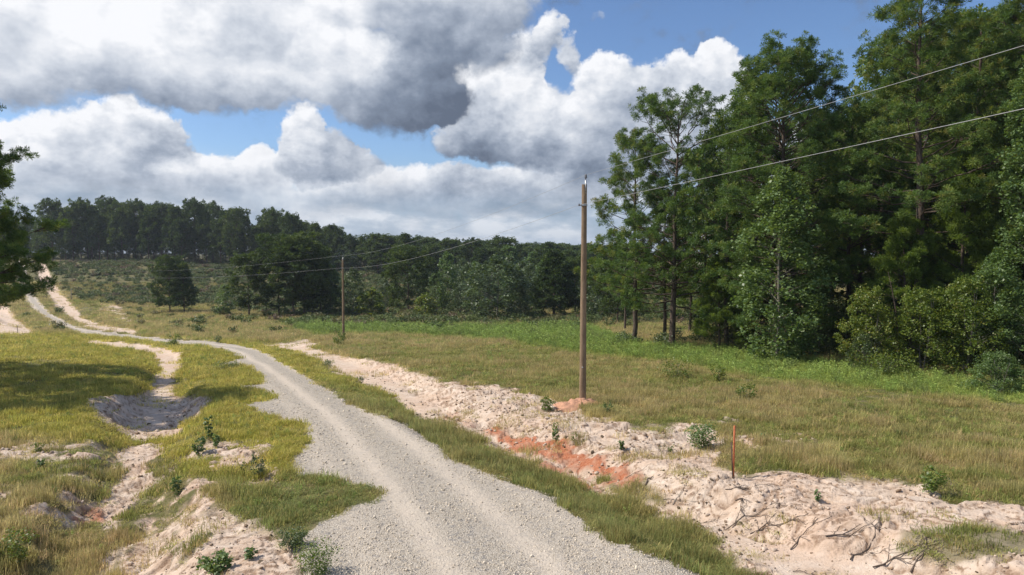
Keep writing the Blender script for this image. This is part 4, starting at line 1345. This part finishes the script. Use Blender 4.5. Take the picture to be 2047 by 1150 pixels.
# survey stake and steel post
x, y, z = ground_pt(1466, 953)
o = link(bpy.data.objects.new('survey_stake', box_mesh('survey_stake', 0, 0, .62, .045, .02, 1.40, M_ORANGE)))
o.location = (x, y, z); o.rotation_euler = (.03, -.012, .3); tag(o, 'tall thin orange-red wooden stake standing in the sand', 'stake')
x, y, z = ground_pt(1464, 954)
o = empty('steel_post', (x, y - .04, z), .2); o.rotation_euler = (.02, -.075, .2); tag(o, 'shorter dark steel post leaning against the orange stake', 'post')
part('flange', box_mesh('flange', 0, 0, .42, .032, .005, .98, M_RUST), o); part('web', box_mesh('web', 0, -.014, .42, .005, .022, .98, M_RUST), o)
x, y, z = ground_pt(35, 668)
o = link(bpy.data.objects.new('survey_stake', box_mesh('survey_stake', 0, 0, .5, .06, .04, 1.3, M_STICK))); o.location = (x, y, z)
tag(o, 'small dark stake before the far pale sand patch at the left edge', 'stake')

# fence along the crest of the field
def fence():
    f = empty('field_fence', at(100, 284)); tag(f, 'thin wire fence with dark posts along the crest below the ridge forest', 'fence')
    fx, fy, fz = f.location
    N_ = 34; pts = []
    base = box_mesh('post', 0, 0, .6, .16, .16, 1.5, M_STICK)
    for i in range(N_):
        px = 100 + i * 350 / (N_ - 1); D = 284 - i * .45
        x = (px - CX) / FPX * D; z = float(gz(x, D)[0]); pts.append((x, D, z))
        p = part('post', base, f); p.location = (x - fx, D - fy, z - fz)
    for h in (1.28, .85, .45):
        t = Tubes(); t.add([(a - fx, b - fy - .1, c - fz + h) for a, b, c in pts], .022, 4); part('wire_strand', t.mesh('wire_strand', M_STICKL), f)
fence()
for px, py, h, lab in [(143, 601, 3.6, 'thin grey post at the corner of the scrub beside the far sand strip'), (104, 531, 3.0, 'thin grey post at the top of the far sand strip')]:
    x, y, z = ground_pt(px, py)
    o = link(bpy.data.objects.new('fence_post', box_mesh('fence_post', 0, 0, h / 2 - .2, .12, .12, h, M_STICKL))); o.location = (x, y, z); tag(o, lab, 'post')


# small plants one can pick out
def plant(px, py, h, w, label, m=M_GUM, leaf=.07, n=500, stems=4, name='small_shrub', cl=26, cat='shrub', prof=None):
    x, y, z = ground_pt(px, py)
    seed = int(px * 7 + py)
    tm, cm, _ = broadleaf(seed, h, w / 2, cb=.12, n=n, size=leaf, m=m, clusters=cl, csz=w * .20, stems=stems, up=.5, prof=prof or (lambda t: .35 + .65 * t ** .6 if t < .8 else .8))
    o = empty(name, (x, y, z)); tag(o, label, cat)
    part('stems', tm, o); part('leaves', cm, o)


colm = lambda t: .8
plant(398, 912, .62, .42, 'leafy dark green sapling on the left bank, nearer the ditch', n=420)
plant(418, 885, .95, .32, 'tall narrow leafy sapling on the left bank', n=420, prof=colm)
plant(434, 893, .42, .30, 'low leafy sapling right of the tall narrow one on the left bank', n=260)
plant(352, 990, .50, .30, 'small dark leafy sapling on the slope above the narrow sand channel', n=260, prof=colm)
plant(430, 1150, .36, .62, 'dark leafy plant at the bottom edge of the photo left of the road', n=520, leaf=.08)
plant(500, 1118, .22, .30, 'small low leafy plant on the eroded bank at the bottom', n=160)
plant(518, 952, .62, .50, 'upright weed with thin grey-green stems beside the grass bay', M_OAK, .05, 380, 8, cat='weed', name='upright_weed')
plant(486, 948, .35, .18, 'small weed left of the upright grey-green weed', M_OAK, .05, 120, 4, cat='weed', name='upright_weed')
plant(584, 1095, .34, .62, 'bluish green bushy tuft at the gravel edge', M_OAK, .035, 1500, 12, cat='weed', name='bushy_weed', cl=50)
plant(632, 1150, .55, .85, 'wispy green weed clump cut by the bottom edge beside the gravel', M_BUSH, .035, 1700, 14, cat='weed', name='bushy_weed', cl=60)
plant(80, 905, .35, .45, 'small green weed tuft on the far left bank', M_BUSH, .05, 300, 6, cat='weed', name='bushy_weed')
plant(83, 937, .28, .22, 'tiny dark sapling on the thin sandy turf at the left', n=120)
plant(32, 1130, .70, .75, 'green weedy bush in the bottom left corner', M_BUSH, .05, 900, 10, cat='weed', name='bushy_weed', cl=50)
plant(458, 738, .55, 2.0, 'low grey-green weed patch on the gravel spit', M_OAK, .07, 900, 14, cat='weed', name='weed_patch', cl=50)
plant(437, 686, .8, 1.0, 'weed clump on the inside of the road bend', M_OAK, .10, 400, 6, cat='weed', name='bushy_weed')
plant(347, 693, 1.3, 1.9, 'dark weedy clump by the head of the left ditch', M_BUSH, .12, 700, 8, cat='weed', name='bushy_weed')
plant(720, 768, .45, .7, 'dark green weed on the verge between road and sand wash', M_OAK, .06, 500, 8, cat='weed', name='bushy_weed')
plant(655, 735, .5, 1.2, 'grey weed clump on the verge near the far sand', M_OAK, .07, 500, 8, cat='weed', name='bushy_weed')
plant(1094, 822, .55, .72, 'spiky green shrub on the sand left of the tall pole', M_BUSH, .06, 700, 9)
plant(1215, 829, .50, .50, 'small leafy shrub just right of the clay heap', M_GUM, .06, 420, 6)
plant(1110, 862, .32, .26, 'small yellow-green weed below the spiky shrub', M_BUSH, .05, 160, 4, cat='weed', name='upright_weed')
plant(1110, 882, .40, .30, 'dark small sapling at the upper edge of the red clay bank', n=220, prof=colm)
plant(1147, 884, .35, .26, 'thin yellowish weed above the red clay bank', M_BUSH, .04, 160, 4, cat='weed', name='upright_weed')
plant(1242, 900, .30, .26, 'tiny bright green sapling on the sand between the pole and the stake', n=160)
plant(1403, 896, .72, .95, 'round leafy shrub on the sand left of the orange stake', M_GUM, .06, 1500, 8, cl=60)
plant(1525, 882, .26, .22, 'small dark sapling in the sparse grass right of the stake', n=120)
plant(1340, 905, .22, .24, 'small weed tuft on the sand left of the round shrub', M_BUSH, .04, 120, 4, cat='weed', name='upright_weed')
plant(1860, 985, .52, .62, 'bright green leafy weed at the edge of the grass on the right', M_BUSH, .06, 520, 6, cat='weed', name='bushy_weed')
plant(1634, 1003, .26, .14, 'single drooping leafy sprout in the broken sand', n=60)
plant(1492, 805, .8, .95, 'green weed clump in the field beyond the orange stake', M_BUSH, .08, 600, 8, cat='weed', name='bushy_weed')
plant(1350, 758, 1.1, 2.2, 'wide clump of green weeds in the field right of the tall pole', M_BUSH, .09, 1100, 12, cat='weed', name='bushy_weed', cl=50)
plant(1436, 762, .9, 1.0, 'single green weed clump in the dry field right of the wide clump', M_BUSH, .09, 500, 8, cat='weed', name='bushy_weed')
plant(680, 690, 1.3, 1.9, 'bright weed clump at the foot of the distant pole', M_BUSH, .12, 800, 8, cat='weed', name='bushy_weed')
plant(1777, 752, 1.2, 2.6, 'low leafy shrub at the edge of the dark hollow', M_BUSH, .10, 1500, 8, cl=60)
plant(1262, 687, .9, 3.0, 'low dark shrub around the slender pine trunk', M_OAK, .14, 900, 8, cl=40)
plant(1335, 690, 1.0, 3.4, 'low dark shrub around the open-crowned pine trunk', M_OAK, .14, 1000, 8, cl=40)


# dead branches lying on the sand
def branch(px, py, L, ang, seed, label, thick=.022, forks=5, m=M_STICK, group=None):
    x, y, z = ground_pt(px, py)
    rng = np.random.default_rng(seed)
    T = Tubes()
    def grow(p, a, l, r, lev):
        n = 6; pts = [np.array(p, float)]; aa = a; e = rng.uniform(-.04, .10)
        for i in range(n):
            aa += rng.normal(0, .22); st = l / n
            pts.append(pts[-1] + [math.cos(aa) * st, math.sin(aa) * st, e * st])
        P = np.array(pts)
        g = gz(P[:, 0], P[:, 1])
        P[:, 2] = np.maximum(P[:, 2], g + r * .6) if lev else g + r * .8 + np.abs(rng.normal(0, .02, len(P)))
        T.add(P, np.linspace(r, r * .35, len(P)), 5)
        if lev < 2:
            for f in range(int(forks * 1.4) if lev == 0 else 3):
                k = rng.integers(1, n)
                grow(P[k], a + rng.choice([-1, 1]) * rng.uniform(.35, 1.1), l * rng.uniform(.25, .5), r * .55, lev + 1)
    grow((x, y, z), ang, L, thick * .62, 0)
    V = np.vstack(T.V) - np.array([x, y, z])
    me = mesh_np('fallen_branch', V, np.vstack(T.F), [m], smooth=True)
    o = link(bpy.data.objects.new('fallen_branch', me)); o.location = (x, y, z)
    tag(o, label, 'branch', group)


G_B = 'dead branches lying on the sand'
for a in [(1345, 1048, 1.1, -.25, 1, 'thin dead branch beside the grass verge, leftmost of those on the sand', .014, 3),
          (1452, 1060, 1.25, .35, 2, 'twiggy dead branch with upturned tips in the smooth sand', .02, 7),
          (1500, 1068, 1.0, .15, 3, 'tangled dark branch lying against the twiggy one', .024, 6),
          (1580, 1100, .85, .35, 4, 'curved dark branch on the bright smooth sand', .024, 4),
          (1650, 1075, .9, .1, 5, 'straight dark branch at the foot of the broken bank', .022, 3),
          (1700, 1123, 1.05, .45, 6, 'dark curving root-like branch near the bottom right', .026, 4),
          (1745, 1138, 1.2, 0.0, 7, 'long dark branch along the bottom right bank', .026, 6),
          (1585, 1145, .4, .3, 8, 'short forked twig at the bottom of the sand', .016, 4),
          (1345, 1010, .65, .7, 9, 'bleached stick poking up at the grassy patch below the stake', .018, 1),
          (1325, 1000, .9, -.35, 10, 'thin bleached stick lying under the short sticks', .014, 2),
          (1290, 972, .45, .5, 11, 'thick short log end in the grass left of the stake', .045, 0),
          (1250, 958, .75, -.5, 12, 'thin black stick at the end of the red clay bank', .014, 1),
          (1450, 980, .8, .12, 13, 'matted dark twigs below the orange stake', .022, 7),
          (1470, 1000, .7, -.8, 14, 'broken dark branch sloping down below the stake', .022, 4),
          (1530, 958, 1.1, .02, 15, 'long thin twig running right from the stake', .010, 3),
          (1820, 1145, .9, .1, 16, 'dark root at the bottom right edge of the sand', .026, 5),
          (290, 985, .8, .8, 17, 'thin pale stick lying on the slope of the left bank', .012, 2),
          (205, 952, .5, 1.6, 18, 'bleached upright stub on the left bank', .022, 1),
          (160, 1030, .6, .4, 19, 'dark root sticking out of the red patch at the left ditch', .02, 5),
          (250, 925, .7, .6, 20, 'thin twig across the sand of the left channel', .010, 3)]:
    branch(*a[:6], thick=a[6], forks=a[7], m=M_STICKL if ('bleached' in a[5] or 'pale' in a[5]) else M_STICK, group=G_B)
